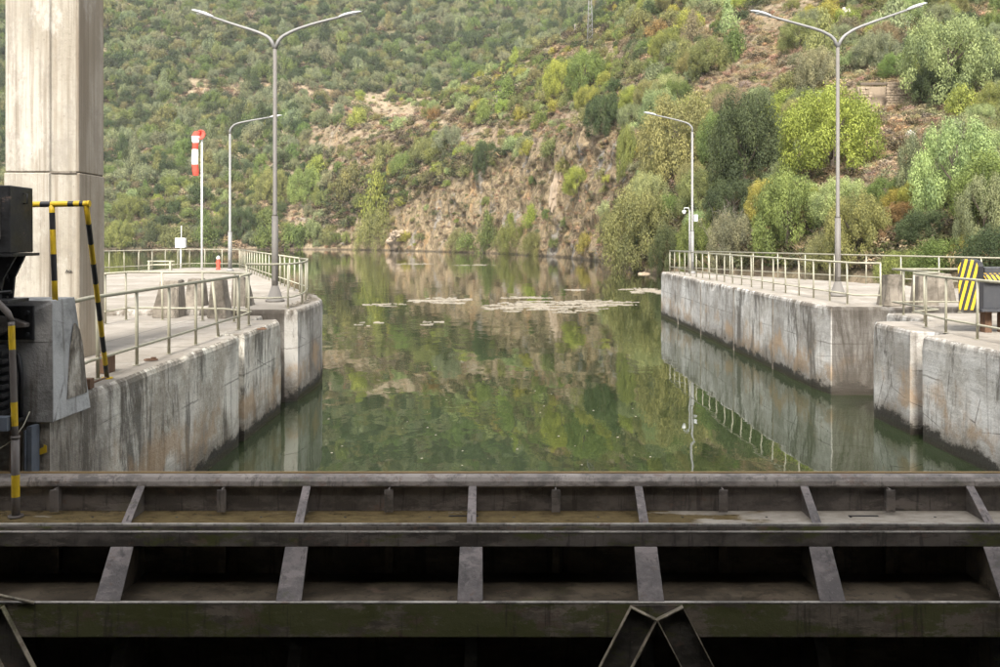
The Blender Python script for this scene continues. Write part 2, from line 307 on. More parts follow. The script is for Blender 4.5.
for i in range(GX.shape[0]):
    px = pxs[i]
    for j in range(GX.shape[1]):
        x, y, z = GX[i, j], GY[i, j], GZ[i, j]
        p = Vector((x, y, z)); py = HZ - (z - EYE) / y * F
        rk = rockmask(px, py, z) if z > -1 else 0; rock[i, j] = rk; cover[i, j] = min(1, max(0, (y - 385) / 40)) * (min(1, max(0, (82 - py) / 8)) if px > 180 else .8)
        amp = min(1.0, max(0, z) / 6 + .12)
        n_ = noise.fractal(p * .035, 1.0, 2.0, 4) * 2.2 * amp * min(1, y / 200) + noise.fractal(p * .22, 1.0, 2.0, 3) * .35 * amp
        if -8 < z < .5: n_ += noise.noise(p * .3) * .35
        if y > 370 and 185 < px < 345 and 76 < py < 112: n_ += 1.6 * (((z / 4.2) % 1) - .5) * min(1, (345 - px) / 20, (px - 185) / 20)
        y2 = 0
        if rk > .05:
            ca = Vector((x * .20 + z * .08 + noise.noise(p * .1) * 1.2, y * .10, z * .09 - x * .05)); c_ = noise.cell(ca) ; cb = ca * 2.7 + Vector((5, 2, 9)); c2 = noise.cell(cb); f_ = noise.fractal(Vector((x * .5 + z * .3, y * .3, z * .25)), .9, 2.1, 5)
            vd = noise.voronoi(ca * 1.6)[0]; y2 = rk * (c_ * .8 + c2 * .35 + f_ * 1.3 + min(.5, vd[1] - vd[0]) * -.8); n_ += rk * (c2 * .2 + f_ * .3)
        co[i, j] = (x + (y2 * .6 if px > 440 else 0), y + y2, z + n_)
me = bpy.data.meshes.new('hillside'); ni, nj = GX.shape
idx = np.arange(nv).reshape(ni, nj); quads = np.stack([idx[:-1, :-1], idx[1:, :-1], idx[1:, 1:], idx[:-1, 1:]], -1).reshape(-1, 4)
me.vertices.add(nv); me.vertices.foreach_set('co', co.reshape(-1).astype(np.float32))
me.loops.add(quads.size); me.loops.foreach_set('vertex_index', quads.reshape(-1).astype(np.int32))
me.polygons.add(len(quads)); me.polygons.foreach_set('loop_start', np.arange(0, quads.size, 4, dtype=np.int32)); me.update(calc_edges=True)
a_ = me.attributes.new('rock', 'FLOAT', 'POINT'); a_.data.foreach_set('value', rock.reshape(-1).astype(np.float32))
a_ = me.attributes.new('cover', 'FLOAT', 'POINT'); a_.data.foreach_set('value', cover.reshape(-1).astype(np.float32))
hill = tag(link('hillside', me, M['earth']), 'steep brown hillside with a rocky cliff above the river', kind='structure')
bvh = BVHTree.FromPolygons([Vector(v) for v in co.reshape(-1, 3)], quads.tolist())
def hit(px, py):
    d_ = Vector(((px - 500) / F, 1, (HZ - py) / F)); h_ = bvh.ray_cast(Vector((0, 0, EYE)), d_.normalized()); return h_[0], h_[1]
def ground(x, y):
    h_ = bvh.ray_cast(Vector((x, y, 900)), Vector((0, 0, -1))); return h_[0]
# ------------------------------------------------------------------ lock walls and piers
def slab(name, poly, z0, z1, mats, label, cat='quay wall', step=.4, rough=.02, seed=0, round_=.05):
    """concrete monolith: broken, rounded arris; walls one part, the walkable top another"""
    root = empty(name, (poly[0][0], poly[0][1], 0)); tag(root, label, cat)
    pts = []
    for i, a in enumerate(poly):
        b = poly[(i + 1) % len(poly)]; a = Vector(a); b = Vector(b); n = max(1, int((b - a).length / step))
        if abs(a.x) > 24 or abs(b.x) > 24 or a.y < 0: n = max(1, n // 8)
        pts += [a.lerp(b, k / n) for k in range(n)]
    area = sum(pts[i].x * pts[(i + 1) % len(pts)].y - pts[(i + 1) % len(pts)].x * pts[i].y for i in range(len(pts)))
    if area < 0: pts.reverse()
    n = len(pts)
    def inset(i, d_):
        a, b, c = pts[i - 1], pts[i], pts[(i + 1) % n]; n1 = Vector((a.y - b.y, b.x - a.x)).normalized(); n2 = Vector((b.y - c.y, c.x - b.x)).normalized()
        m_ = (n1 + n2); m_ = m_.normalized() if m_.length > .1 else n1; return b + m_ * d_
    rows = [(z0, 0), (-.1, 0), (.25, 0), (.8, 0), (1.3, 0), (z1 - .3, 0), (z1 - .09, 0), (z1 - .03, round_ * .35), (z1, round_)]
    rows = [r for r in rows if z0 <= r[0] <= z1]; mb = MB((poly[0][0], poly[0][1], 0)); vs = []
    for z, ins in rows:
        for i in range(n):
            q = inset(i, ins); w_ = noise.noise(Vector((q.x * 1.3 + seed, q.y * 1.3, z * 1.7))) * rough
            chip = max(0, noise.noise(Vector((q.x * 2.1 + seed, q.y * 2.1, 3))) - .12) * .22 if z > z1 - .12 else 0
            q = inset(i, ins + w_ * .8 + chip * .35 + (.012 if z < .2 else 0)); vs.append((q.x, q.y, z - (chip * .4 if z > z1 - .05 else 0)))
    fs = [(r * n + i, r * n + (i + 1) % n, (r + 1) * n + (i + 1) % n, (r + 1) * n + i) for r in range(len(rows) - 1) for i in range(n)]
    mb.add(vs, fs); mb.build('wall_face', mats[0], root)
    top = vs[-n:]; mt = MB((poly[0][0], poly[0][1], 0)); mt.add(top, [list(range(n))])
    me_ = mt.mesh('deck'); bm = bmesh.new(); bm.from_mesh(me_); bmesh.ops.triangulate(bm, faces=bm.faces); bmesh.ops.recalc_face_normals(bm, faces=bm.faces)
    for f in bm.faces:
        if f.normal.z < 0: f.normal_flip()
    bm.to_mesh(me_); bm.free(); link('deck', me_, mats[1], root)
    return root
XL, XR = -4.8, 7.95; QZ, PZ = 2.02, 2.155
slab('quay_wall', [(XL, 9.6), (XL, 16.55), (-5.15, 16.56), (-5.15, 16.88), (XL, 16.9), (XL, 19.7), (-4.92, 19.95), (-5.5, 20.0), (-5.5, 20.88), (-30, 20.88), (-30, 10.4), (-4.93, 10.4), (-4.93, 9.6)],
     -3, QZ, (M['wallL'], M['deck']), 'stained near concrete lock wall on the left, topped by a green railing', seed=1)
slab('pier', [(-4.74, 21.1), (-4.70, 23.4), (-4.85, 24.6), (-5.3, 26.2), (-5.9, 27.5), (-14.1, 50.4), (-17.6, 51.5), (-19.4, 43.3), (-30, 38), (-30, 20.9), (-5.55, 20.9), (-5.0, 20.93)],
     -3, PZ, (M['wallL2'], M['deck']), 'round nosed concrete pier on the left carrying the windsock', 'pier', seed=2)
slab('quay_wall', [(XR, -10), (XR, 16.93), (8.4, 16.93), (8.4, 17.45), (XR, 17.45), (XR, 19.1), (8.05, 19.38), (8.35, 19.5), (9.35, 19.5), (9.35, 21.8), (34, 21.8), (34, -10)],
     -3, QZ, (M['wallR2'], M['deck']), 'pale near concrete lock wall on the right with a vertical stoplog slot', seed=3)
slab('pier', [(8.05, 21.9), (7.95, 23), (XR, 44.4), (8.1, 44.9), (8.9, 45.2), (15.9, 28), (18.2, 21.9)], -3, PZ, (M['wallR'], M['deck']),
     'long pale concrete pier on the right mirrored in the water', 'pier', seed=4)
# right pier joints: thin dark strips, slightly proud, drawn in place of recessed grooves
for (x, ys, s_, mt) in ((XR, (26.2, 30.6, 35.6, 40.2), -1, M['pedestal']),):
    for k, y in enumerate(ys):
        j = MB(); j.box((x - .012, y, -.6), (x + .05, y + .07, PZ - .11)); tag(j.build('wall_rib', mt), 'thin dark vertical joint strip on the right pier, number %s from its near end' % ('one', 'two', 'three', 'four')[k], 'wall rib', 'joint ribs on the right pier')
# lock chamber below the camera
def structure(name, mb, mat, label=None): return tag(mb.build(name, mat), label, kind='structure')
c_ = MB(); c_.box((-30, -10, -9), (-7.2, 9.2, 1.6)); structure('chamber_wall', c_, M['dark_conc'], 'dark side wall of the lock chamber')
c_ = MB(); c_.box((XR + .02, -10, -9), (30, 9.3, -3.01)); structure('chamber_wall', c_, M['dark_conc'], 'dark foot of the right chamber wall')
c_ = MB(); c_.box((-30, -10, -9.6), (30, 9.3, -9.02)); structure('chamber_floor', c_, M['dark_conc'], 'dark floor of the lock chamber')
c_ = MB(); c_.box((-7.1, -7, 1.75), (XR - .05, 3.1, 2.05)); structure('chamber_shade_deck', c_, M['dark_conc'], 'unseen concrete deck added under the viewpoint to darken the lock chamber')  # unseen deck added to keep sky light out of the chamber
c_ = MB(); c_.box((-30, -13, -9), (30, -8.2, 15)); structure('dam_shade_wall', c_, M['dark_conc'], 'unseen concrete dam wall added behind the viewpoint to shade the gate')  # added out of view to keep the sun off the gate
c_ = MB(); c_.box((-30, -8.19, 12), (30, 1.5, 13.2)); structure('bridge_shade_slab', c_, M['dark_conc'], 'unseen bridge slab added above the viewpoint to shade the gate')  # unseen slab added overhead to shade the inner gate bays
# concrete pillar
pr = empty('pillar', (-6.8, 13.75, QZ)); tag(pr, 'tall weathered concrete pillar rising out of view on the left quay', 'pillar')
for k, (z0, z1, e) in enumerate(((QZ - .01, 4.78, 0), (4.80, 10.4, -.012), (10.42, 17, 0))):
    P_ = [(-7.32 - e, 13.28 - e), (-6.66, 13.28 - e), (-6.64, 13.325 - e), (-6.27 + e, 13.33 - e), (-6.24 + e, 13.36), (-6.24 + e, 14.2), (-7.32 - e, 14.2)]
    b_ = MB((-6.8, 13.75, QZ)); b_.extr([(x, y, z0) for x, y in P_], (0, 0, z1 - z0)); b_.build('shaft_lift', M['pillar'], pr, .012)
b_ = MB((-6.8, 13.75, QZ)); b_.box((-7.30, 13.31, 4.775), (-6.27, 14.18, 4.805)); b_.build('pour_joint', M['pedestal'], pr)
g_ = MB((-6.8, 13.75, QZ)); X0 = -6.43
for k in range(9): g_.tube([(X0 + k * .011, 13.312, 3.30 + (k % 3) * .012), (X0 + .012 + k * .011, 13.312, 3.325 + ((k * 7) % 4) * .009)], .004, 4)
g_.build('scribble', M['black'], pr)
# ------------------------------------------------------------------ the steel gate
gate = empty('lock_gate', (0, 9.0, 0)); tag(gate, 'dark steel lock gate with ribs and girders across the foreground', 'lock gate')
GO = (0, 9.0, 0); GX0, GX1 = -7.0, 7.85; S = 1.7; RX = [-.281 + S * k for k in range(-3, 5)]
def gpart(name, mat, f, bev=0): b = MB(GO); f(b); return b.build(name, mat, gate, bev)
gpart('skin_plate', M['steel_in'], lambda b: b.box((GX0, 9.30, -8.8), (GX1, 9.335, 1.30)))
gpart('skin_panel', M['steel'], lambda b: b.box((GX0, 9.292, 1.0), (GX1, 9.2985, 1.249)))
gpart('nosing', M['nose'], lambda b: b.extr([(GX0, 9.345, 1.372), (GX0, 9.30, 1.372), (GX0, 9.262, 1.355), (GX0, 9.236, 1.318), (GX0, 9.225, 1.27), (GX0, 9.25, 1.25), (GX0, 9.299, 1.25), (GX0, 9.345, 1.31)], (GX1 - GX0, 0, 0)), .006)
gpart('seal_strip', M['seal'], lambda b: b.box((GX0, 9.35, 1.2), (GX1, 9.375, 1.384)))
gpart('girder_plate', M['plate'], lambda b: b.box((GX0, 8.86, .978), (GX1, 9.2915, .998)))
gpart('girder_flange', M['flange_top'], lambda b: b.box((GX0, 8.825, .79), (GX1, 8.857, .985)), .004)
gpart('wear_edge', M['worn'], lambda b: b.box((GX0, 8.829, .9865), (GX1, 8.857, 1.012)), .004)
gpart('wear_edge', M['worn'], lambda b: b.box((GX0, 8.80, .93), (GX1, 8.823, .945)), .003)
gpart('girder_lip', M['flange_top'], lambda b: b.box((GX0, 8.803, .80), (GX1, 8.8235, .928)))
gpart('girder_plate', M['steel_in'], lambda b: b.box((GX0, 8.45, .33), (GX1, 9.298, .352)))
gpart('girder_flange', M['flange'], lambda b: b.box((GX0, 8.415, .082), (GX1, 8.447, .392)), .004)
gpart('wear_edge', M['worn'], lambda b: b.box((GX0, 8.413, .3935), (GX1, 8.449, .409)), .004)
for z, y in ((-.75, 8.3), (-2.1, 8.2), (-3.6, 8.2), (-5.2, 8.2), (-7, 8.2)):
    gpart('girder_plate', M['steel_in'], lambda b: b.box((GX0, y + .035, z - .02), (GX1, 9.298, z)))
    gpart('girder_flange', M['steel_in'], lambda b: b.box((GX0, y, z - .3), (GX1, y + .03, z + .03)))
t1 = t2 = t3 = f1 = f2 = s1 = s2 = f3 = None
def rep(name, mat, x, cache, f, bev=0):
    if cache[0] is None:
        b = MB((0, 9.0, 0)); f(b); cache[0] = b.build(name, mat, gate, bev); o = cache[0]
    else:
        o = cache[0].copy(); COL.objects.link(o); o.parent = gate
    o.location.x = x; return o
C = [[None] for _ in range(9)]
for x in RX:
    rep('rib', M['steel'], x, C[0], lambda b: b.extr([(-.008, 9.299, .999), (-.008, 8.875, .999), (-.008, 8.875, 1.03), (-.008, 9.25, 1.262), (-.008, 9.299, 1.262)], (.016, 0, 0)))
    rep('rib_flange', M['ribface'], x, C[1], lambda b: b.extr([(-.045, 8.862, 1.0), (.045, 8.862, 1.0), (.04, 9.235, 1.262), (-.04, 9.235, 1.262)], (0, -.006, .012)), .002)
    rep('rib', M['steel_in'], x, C[2], lambda b: b.extr([(-.008, 9.299, .353), (-.008, 8.46, .353), (-.008, 8.80, .785), (-.008, 9.299, .975)], (.016, 0, 0)))
    rep('rib_flange', M['ribface'], x, C[3], lambda b: b.extr([(-.12, 8.43, .385), (.12, 8.43, .385), (.11, 8.775, .80), (-.11, 8.775, .80)], (0, -.012, .01)), .002)
    rep('rib', M['steel_in'], x, C[4], lambda b: b.extr([(-.008, 9.299, -.74), (-.008, 8.35, -.74), (-.008, 8.9, .08), (-.008, 9.299, .325)], (.016, 0, 0)))
    rep('rib_flange', M['brace'], x, C[5], lambda b: b.extr([(-.06, 8.34, -.72), (.06, 8.34, -.72), (.06, 8.9, .09), (-.06, 8.9, .09)], (0, -.012, .01)))
    xs = x + S / 2
    if xs < GX1 - .1:
        rep('stiffener', M['steel'], xs, C[6], lambda b: (b.box((-.008, 9.15, 1.03), (.008, 9.299, 1.262)), b.box((-.045, 9.138, 1.03), (.045, 9.1495, 1.255))), .003)
        rep('stiffener', M['steel_in'], xs, C[7], lambda b: (b.box((-.008, 9.17, .40), (.008, 9.299, .974)), b.box((-.04, 9.158, .40), (.04, 9.1695, .97))), .003)
# drain openings: flat black pieces, their inner shade put in as colour
for x in (-.52 + 0, 3.55 - .02):
    b = MB(GO); b.box((x, 9.10, .9985), (x + .30, 9.135, 1.0015)); b.build('drain_slot', M['black'], gate)
for x in [r + dx for r in RX for dx in (.42, 1.27)]:
    b = MB(GO); b.tube([(x, 9.08, .9985), (x, 9.08, 1.001)], .014, 8); b.build('drain_hole', M['black'], gate)
def brace(cx, s):
    """channel brace hanging in front of the second girder, falling outwards; s=-1 falls left"""
    o = Vector((cx + s * .235, 8.40, .39)); i_ = Vector((cx + s * .004, 8.40, .275)); dn = Vector((s * .46, 0, -.888)).normalized(); L_ = 9.5
    g = empty('brace', (0, 0, 0)); g.parent = gate; g.location = (0, -9.0 + 0, 0)
    w_ = Vector((0, -.012, 0)); b = MB(); b.extr([o, i_, i_ + dn * L_, o + dn * L_], w_); pw = b.build('brace_web', M['brace'], g)
    for q in (o, i_):
        n_ = (o - i_).normalized() * (.008 if q is o else -.008); b = MB(); b.extr([q + w_, q + w_ + n_, q + w_ + n_ + dn * L_, q + w_ + dn * L_], (0, -.06, 0)); b.build('brace_edge', M['brace_edge'], g)
    for k in range(1, 6):
        a = o + dn * .52 * k * 1.5; b = MB(); b.extr([a + w_, a + (i_ - o) + w_, a + (i_ - o) + dn * .012 + w_, a + dn * .012 + w_], (0, -.085, 0)); b.build('cross_rib', M['brace_edge'], g)
    b = MB(); b.extr([o + w_, i_ + w_, i_ + w_ + Vector((0, 0, -.012)), o + w_ + Vector((0, 0, -.012))], (0, -.06, 0)); b.build('brace_edge', M['brace_edge'], g)
for cx in (1.456, -4.86):
    for s in (-1, 1): brace(cx, s)
    gpart('gusset', M['flange_top'], lambda b: b.extr([(cx - .24, 8.40, .392), (cx + .24, 8.40, .392), (cx, 8.40, .27)], (0, -.008, 0)))
b = MB(GO); b.tube([(-5.4, 8.35, .66), (-4.35, 8.40, .41)], .016, 6); b.build('tie_rod', M['brace_edge'], gate)
# ------------------------------------------------------------------ railings
def railing(label, path, z, h=1.05, low=.26, n=None, sp=1.1, loop=False, r=.026, lean=(), name='railing', group='green painted steel railings'):
    pts = [Vector((p[0], p[1], z)) for p in path]; root = empty(name, pts[0]); tag(root, label, 'railing', group)
    O = pts[0]
    def line(hh, rr, nm):
        b = MB(O); b.tube([p + Vector((0, 0, hh)) for p in pts], rr, 8); return b.build(nm, M['rail'], root)
    line(h, r, 'top_rail'); line(low, r * .8, 'bottom_rail')
    tot = 0; segs = []
    for a, b_ in zip(pts[:-1], pts[1:]): segs.append((tot, a, b_)); tot += (b_ - a).length
    n = n or max(2, round(tot / sp) + 1)
    b = MB(); b.tube([(0, 0, .0), (0, 0, h)], r * .95, 8); b.tube([(0, 0, .002), (0, 0, .012)], r * 2, 8); pm = b.mesh('post'); pm.materials.append(M['rail'])
    for k in range(n):
        s_ = min(tot * k / (n - 1), tot - 1e-6)
        for t_, a, b_ in segs:
            if t_ <= s_ <= t_ + (b_ - a).length + 1e-6: p = a.lerp(b_, (s_ - t_) / (b_ - a).length); break
        o = bpy.data.objects.new('post', pm); COL.objects.link(o); o.parent = root; o.location = p - O
        if k in lean: o.rotation_euler = (R(4), R(-5), 0)
        else: o.rotation_euler = (R(random.uniform(-.6, .6)), R(random.uniform(-.6, .6)), 0)
    return root
railing('near left railing running from the concrete block along the lock wall', [(-4.95, 10.25), (-5.12, 11.2), (-5.12, 17.6)], QZ, n=7, lean=(5,))
railing('railing loop around the four tapered pedestals on the left quay', [(-5.12, 17.65), (-5.2, 18.8), (-6.0, 19.6), (-8.2, 19.9), (-8.3, 17.9)], QZ, sp=.95)
railing('curved railing round the nose of the left pier', [(-6.0, 21.3), (-5.35, 21.0), (-4.98, 21.5), (-4.97, 22.6), (-5.2, 24.2), (-5.6, 26.2), (-6.1, 27.4)], PZ, sp=1.2)
railing('long receding railing on the river edge of the left pier', [(-6.1, 27.45), (-14.3, 49.4)], PZ, sp=1.25)
railing('far railing across the end of the left pier behind the windsock', [(-14.35, 49.6), (-17.2, 50.5), (-19.0, 43.3), (-21, 36)], PZ, sp=1.1)
railing('long railing on the water edge of the right pier', [(8.35, 44.3), (8.5, 33), (8.75, 22.1), (9.35, 22.1)], PZ, sp=1.16)
railing('back railing on the right pier in front of the bushes', [(8.4, 44.5), (15.4, 27.8), (17.9, 21.5), (22, 14)], PZ, sp=1.6)
railing('near right railing along the quay in front of the striped beam', [(8.5, 11.5), (8.45, 17.1), (8.7, 18.9), (9.42, 19.35), (9.47, 21.7), (12.2, 21.72)], QZ, sp=1.15)
railing('short railing between the pedestals and the striped beam on the right quay', [(10.3, 19.0), (11.2, 19.6), (12.6, 19.6)], QZ, sp=1.0)
# hazard painted pipes
def bandpipe(b, a, c, r, seq, n=10):
    a = Vector(a); c = Vector(c); ts_ = [0]
    for l, m_ in seq: ts_.append(ts_[-1] + l)
    b.tube([a.lerp(c, t / ts_[-1]) for t in ts_], r, n, bands=[m_ for l, m_ in seq])
hr = empty('guard_rail', (-4.8, 9.7, 3.15)); tag(hr, 'yellow and black striped pipe rail standing on the concrete block', 'guard rail')
HOF = (-4.8, 9.7, 3.15); TZ = 4.175
b = MB(HOF); bandpipe(b, (-5.9, 9.7, TZ - .01), (-4.44, 9.7, TZ + .01), .032, [(.6, 1), (.62, 0), (.14, 1), (.24, 0), (.08, 1), (.08, 0), (.05, 1), (.06, 0)]); b.build('top_pipe', [M['yellow'], M['black']], hr)
b = MB(HOF); bandpipe(b, (-4.83, 9.7, TZ), (-4.82, 9.75, 3.14), .031, [(.08, 0), (.17, 1), (.25, 0), (.27, 1), (.2, 0)]); b.build('upright_pipe', [M['yellow'], M['black']], hr)
b = MB(HOF); bandpipe(b, (-4.46, 9.7, TZ), (-5.02, 11.5, QZ), .03, [(.30, 0), (.34, 1), (.34, 0), (.36, 1), (.34, 0), (.36, 1), (.32, 0), (.32, 1), (.28, 0), (.32, 1)]); b.build('sloping_pipe', [M['yellow'], M['black']], hr)
b = MB(HOF); b.tube([(-4.44, 9.7, TZ + .01), (-4.42, 9.7, TZ + .01)], .036, 10); b.tube([(-5.02, 11.5, QZ), (-5.02, 11.5, QZ + .015)], .07, 10); b.build('pipe_collar', M['yellow'], hr)
g2 = empty('handrail', (-4.89, 9.08, 1.0)); tag(g2, 'grey handrail post with yellow bands standing on the lock gate', 'handrail'); O2 = (-4.89, 9.08, 1.0)
b = MB(O2); b.tube([(-5.6, 9.0, 3.72), (-5.10, 9.05, 3.22), (-4.965, 9.08, 3.06), (-4.93, 9.08, 2.97)], .033, 10)
bandpipe(b, (-4.93, 9.08, 2.97), (-4.89, 9.08, 1.78), .033, [(.04, 0), (.24, 1), (.53, 0), (.24, 1), (.14, 0)]); b.build('upper_pipe', [M['grey_pipe'], M['yellow']], g2)
b = MB(O2); bandpipe(b, (-4.89, 9.08, 1.80), (-4.885, 9.08, 1.0), .041, [(.40, 0), (.24, 1), (.22, 0)]); b.build('lower_pipe', [M['grey_pipe'], M['yellow']], g2)
b = MB(O2); b.tube([(-4.885, 9.08, 1.0), (-4.885, 9.08, 1.02)], .075, 12); b.tube([(-4.89, 9.08, 1.79), (-4.89, 9.08, 1.82)], .046, 10); b.build('foot_plate', M['grey_pipe'], g2)
# ------------------------------------------------------------------ concrete block, machinery, recess on the left
bk = empty('concrete_block', (-5.4, 9.9, QZ)); tag(bk, 'grey patched concrete block beside the black machinery', 'concrete block'); OB = (-5.4, 9.9, QZ)
b = MB(OB); b.extr([(-7.5, 9.55, 1.86), (-4.745, 9.55, 1.86), (-4.755, 9.55, 3.12), (-4.78, 9.57, 3.15), (-7.5, 9.57, 3.15)], (0, .02, 0))
b.build('front_face', M['dark_face'], bk, .004); b = MB(OB)
b.hexa([(-7.5, 9.571, 1.86), (-4.745, 9.571, 1.86), (-4.72, 10.38, 1.86), (-7.5, 10.52, 1.86), (-7.5, 9.571, 3.148), (-4.79, 9.571, 3.148), (-4.80, 10.16, 3.15), (-7.5, 10.16, 3.15)]); b.build('block_body', M['block'], bk, .008)
b = MB(OB); b.extr([(-4.76, 9.86, 2.05), (-4.745, 10.30, 2.05), (-4.765, 10.24, 2.6), (-4.775, 10.18, 2.78), (-4.772, 10.08, 2.86), (-4.765, 9.98, 2.6)], (.022, 0, 0)); b.build('render_patch', M['wallL'], bk)
mc = empty('hoist_machinery', (-5.4, 9.2, 3.0)); tag(mc, 'black steel hoist cabinet and bolted brackets at the left edge', 'machinery'); OM = (-5.4, 9.2, 3.0)
def mp(name, mat, f, bev=0): b = MB(OM); f(b); return b.build(name, mat, mc, bev)
mp('cabinet', M['machine'], lambda b: b.hexa([(-6.6, 9.05, 3.665), (-4.925, 9.05, 3.665), (-4.925, 9.5, 3.665), (-6.6, 9.5, 3.665), (-6.6, 9.05, 4.40), (-4.925, 9.05, 4.345), (-4.93, 9.5, 4.34), (-6.6, 9.5, 4.40)]), .01)
mp('cabinet_ledge', M['machine'], lambda b: b.box((-6.6, 9.0, 3.63), (-4.87, 9.52, 3.66)))
mp('cabinet_handle', M['machine'], lambda b: b.tube([(-4.925, 9.3, 4.27), (-4.885, 9.3, 4.27), (-4.885, 9.3, 4.17), (-4.925, 9.3, 4.17)], .009, 6))
mp('bracket', M['machine'], lambda b: b.extr([(-5.3, 9.2, 3.63), (-4.95, 9.2, 3.63), (-5.08, 9.2, 3.40), (-5.12, 9.2, 3.18), (-5.3, 9.2, 3.18)], (0, .03, 0)))
mp('bracket', M['machine'], lambda b: b.extr([(-5.3, 9.45, 3.63), (-4.99, 9.45, 3.63), (-5.10, 9.45, 3.40), (-5.12, 9.45, 3.18), (-5.3, 9.45, 3.18)], (0, .03, 0)))
mp('shaft', M['machine'], lambda b: b.tube([(-6.4, 9.35, 3.3), (-5.22, 9.35, 3.3)], .085, 16))
mp('base_plate', M['machine'], lambda b: b.box((-6.5, 9.1, 3.152), (-4.98, 9.52, 3.185)), .004)
mp('pinion', M['machine'], lambda b: [b.box((-5.23 + .0, 9.35 + .13 * math.cos(a) - .02, 3.3 + .13 * math.sin(a) - .02), (-5.15, 9.35 + .13 * math.cos(a) + .02, 3.3 + .13 * math.sin(a) + .02)) for a in (k * .524 for k in range(12))])
mp('lever', M['machine'], lambda b: b.tube([(-5.35, 9.1, 3.24), (-4.95, 9.12, 3.27)], .018, 8))
mp('side_plate', M['machine'], lambda b: b.box((-6.4, 9.515, 2.74), (-4.935, 9.548, 3.10)), .006)
mp('side_arm', M['steel'], lambda b: b.extr([(-5.6, 9.40, 3.06), (-5.10, 9.40, 2.97), (-4.96, 9.40, 2.92), (-4.96, 9.40, 2.88), (-5.10, 9.40, 2.87), (-5.22, 9.40, 2.80), (-5.6, 9.40, 2.62)], (0, .10, 0)), .01)
for i, (x, z) in enumerate(((-4.985, 3.03), (-4.985, 2.80), (-5.03, 2.91), (-5.2, 3.05), (-5.2, 2.78))):
    mp('bolt', M['machine'], lambda b: b.tube([(x, 9.51, z), (x, 9.47, z)], .022, 6))
mp('rack_column', M['machine'], lambda b: [b.box((-6.2, 9.25, 1.95), (-5.19, 9.54, 2.7))] + [b.box((-5.22 - .0, 9.20, 2.0 + k * .088), (-5.09, 9.40, 2.045 + k * .088)) for k in range(8)], .004)
for k in range(8):
    mp('bolt', M['machine'], lambda b: b.tube([(-5.26, 9.25, 2.05 + k * .085), (-5.26, 9.22, 2.05 + k * .085)], .02, 6))
mp('lower_plate', M['machine'], lambda b: b.box((-6.2, 9.12, 1.90), (-5.0, 9.56, 1.935)), .004)
mp('conduit_bend', M['machine'], lambda b: b.tube([(-5.13, 9.5, 2.62), (-5.06, 9.46, 2.58), (-5.03, 9.45, 2.4), (-5.03, 9.45, 1.94)], .025, 8))
mp('signal_lamp', M['orange'], lambda b: b.box((-5.16, 8.98, 1.85), (-5.055, 9.03, 1.99)), .006)
mp('lamp_bracket', M['blue_steel'], lambda b: b.box((-5.05, 9.0, 1.88), (-4.93, 9.1, 2.02)), .004)
mp('cable', M['rail'], lambda b: b.tube([(-4.86, 9.3, 2.02), (-4.87, 9.2, 1.9), (-4.92, 9.1, 1.78), (-5.02, 9.05, 1.70), (-5.10, 9.05, 1.74)], .006, 6))
for i, (x0, x1, y, mt, nm, lb) in enumerate(((-5.10, -5.03, 9.35, 'wood', 'timber_post', 'leftmost rust brown timber post in the dark gate recess'), (-5.02, -4.955, 9.9, 'wood', 'timber_post', 'second timber post, deeper in the dark gate recess'))):
    b = MB(); b.box((x0, y, -1), (x1, y + .12, 1.80)); tag(b.build(nm, M[mt], None, .008), lb, 'timber post', 'timber posts in the gate recess')
b = MB(); b.box((-4.955, 9.42, -1.5), (-4.90, 9.58, 1.84)); b.box((-4.975, 9.40, -1.5), (-4.957, 9.6, 1.80)); tag(b.build('guide_rail', M['blue_steel'], None, .004), 'blue grey vertical steel guide against the left wall end', 'guide rail')
b = MB(); b.extr([(-4.915, 9.588, 1.50), (-4.83, 9.588, 1.53), (-4.83, 9.588, 1.60), (-4.86, 9.588, 1.615), (-4.86, 9.588, 1.59), (-4.915, 9.588, 1.565)], (0, .006, 0)); tag(b.build('paint_mark', M['yellow']), 'small yellow paint mark on the left wall end', 'paint mark')
b = MB((-5.15, 8.98, 1.0)); b.box((-6.4, 8.95, 1.0), (-4.98, 9.10, 1.10)); b.tube([(-5.12, 8.93, 1.05), (-5.12, 8.95, 1.05)], .035, 10); b.tube([(-5.12, 8.90, 1.05), (-5.12, 8.93, 1.05)], .016, 8); tag(b.build('gate_latch', M['machine'], None, .01), 'greasy iron latch bar lying on the gate at far left', 'latch')
b = MB(); b.box((-5.35, 11.9, QZ), (-5.19, 12.15, QZ + .24)); tag(b.build('iron_block', M['rust'], None, .01), 'small rusty iron block behind the striped pipe foot', 'iron block')
b = MB(); b.box((-4.98, 10.62, QZ + .01), (-4.84, 10.74, QZ + .13)); b.tube([(-4.86, 10.7, QZ + .07), (-4.60 - .3, 11.2, QZ + .06)], .014, 6); tag(b.build('mooring_pin', M['rust'], None, .006), 'small rusty pin and bar at the foot of the concrete block', 'pin')
for k, (dx, dz, l_) in enumerate(((0, 0, .9), (.05, -.04, .8), (-.06, .05, 1.1), (.02, .1, .7))):
    mp('hose', M['black'], lambda b: b.tube([(-5.22 + dx, 9.12, 3.15 + dz), (-5.14 + dx, 9.02, 2.95), (-5.12 + dx, 9.0, 2.6), (-5.2 + dx, 9.05, 2.6 - l_ * .6)], .018, 8))
mp('cover_plate', M['steel'], lambda b: b.box((-5.30, 9.035, 3.80), (-5.02, 9.049, 4.22)), .004)
for x, z in ((-5.28, 3.83), (-5.04, 3.83), (-5.28, 4.19), (-5.04, 4.19)): mp('bolt', M['worn'], lambda b: b.tube([(x, 9.034, z), (x, 9.022, z)], .011, 6))
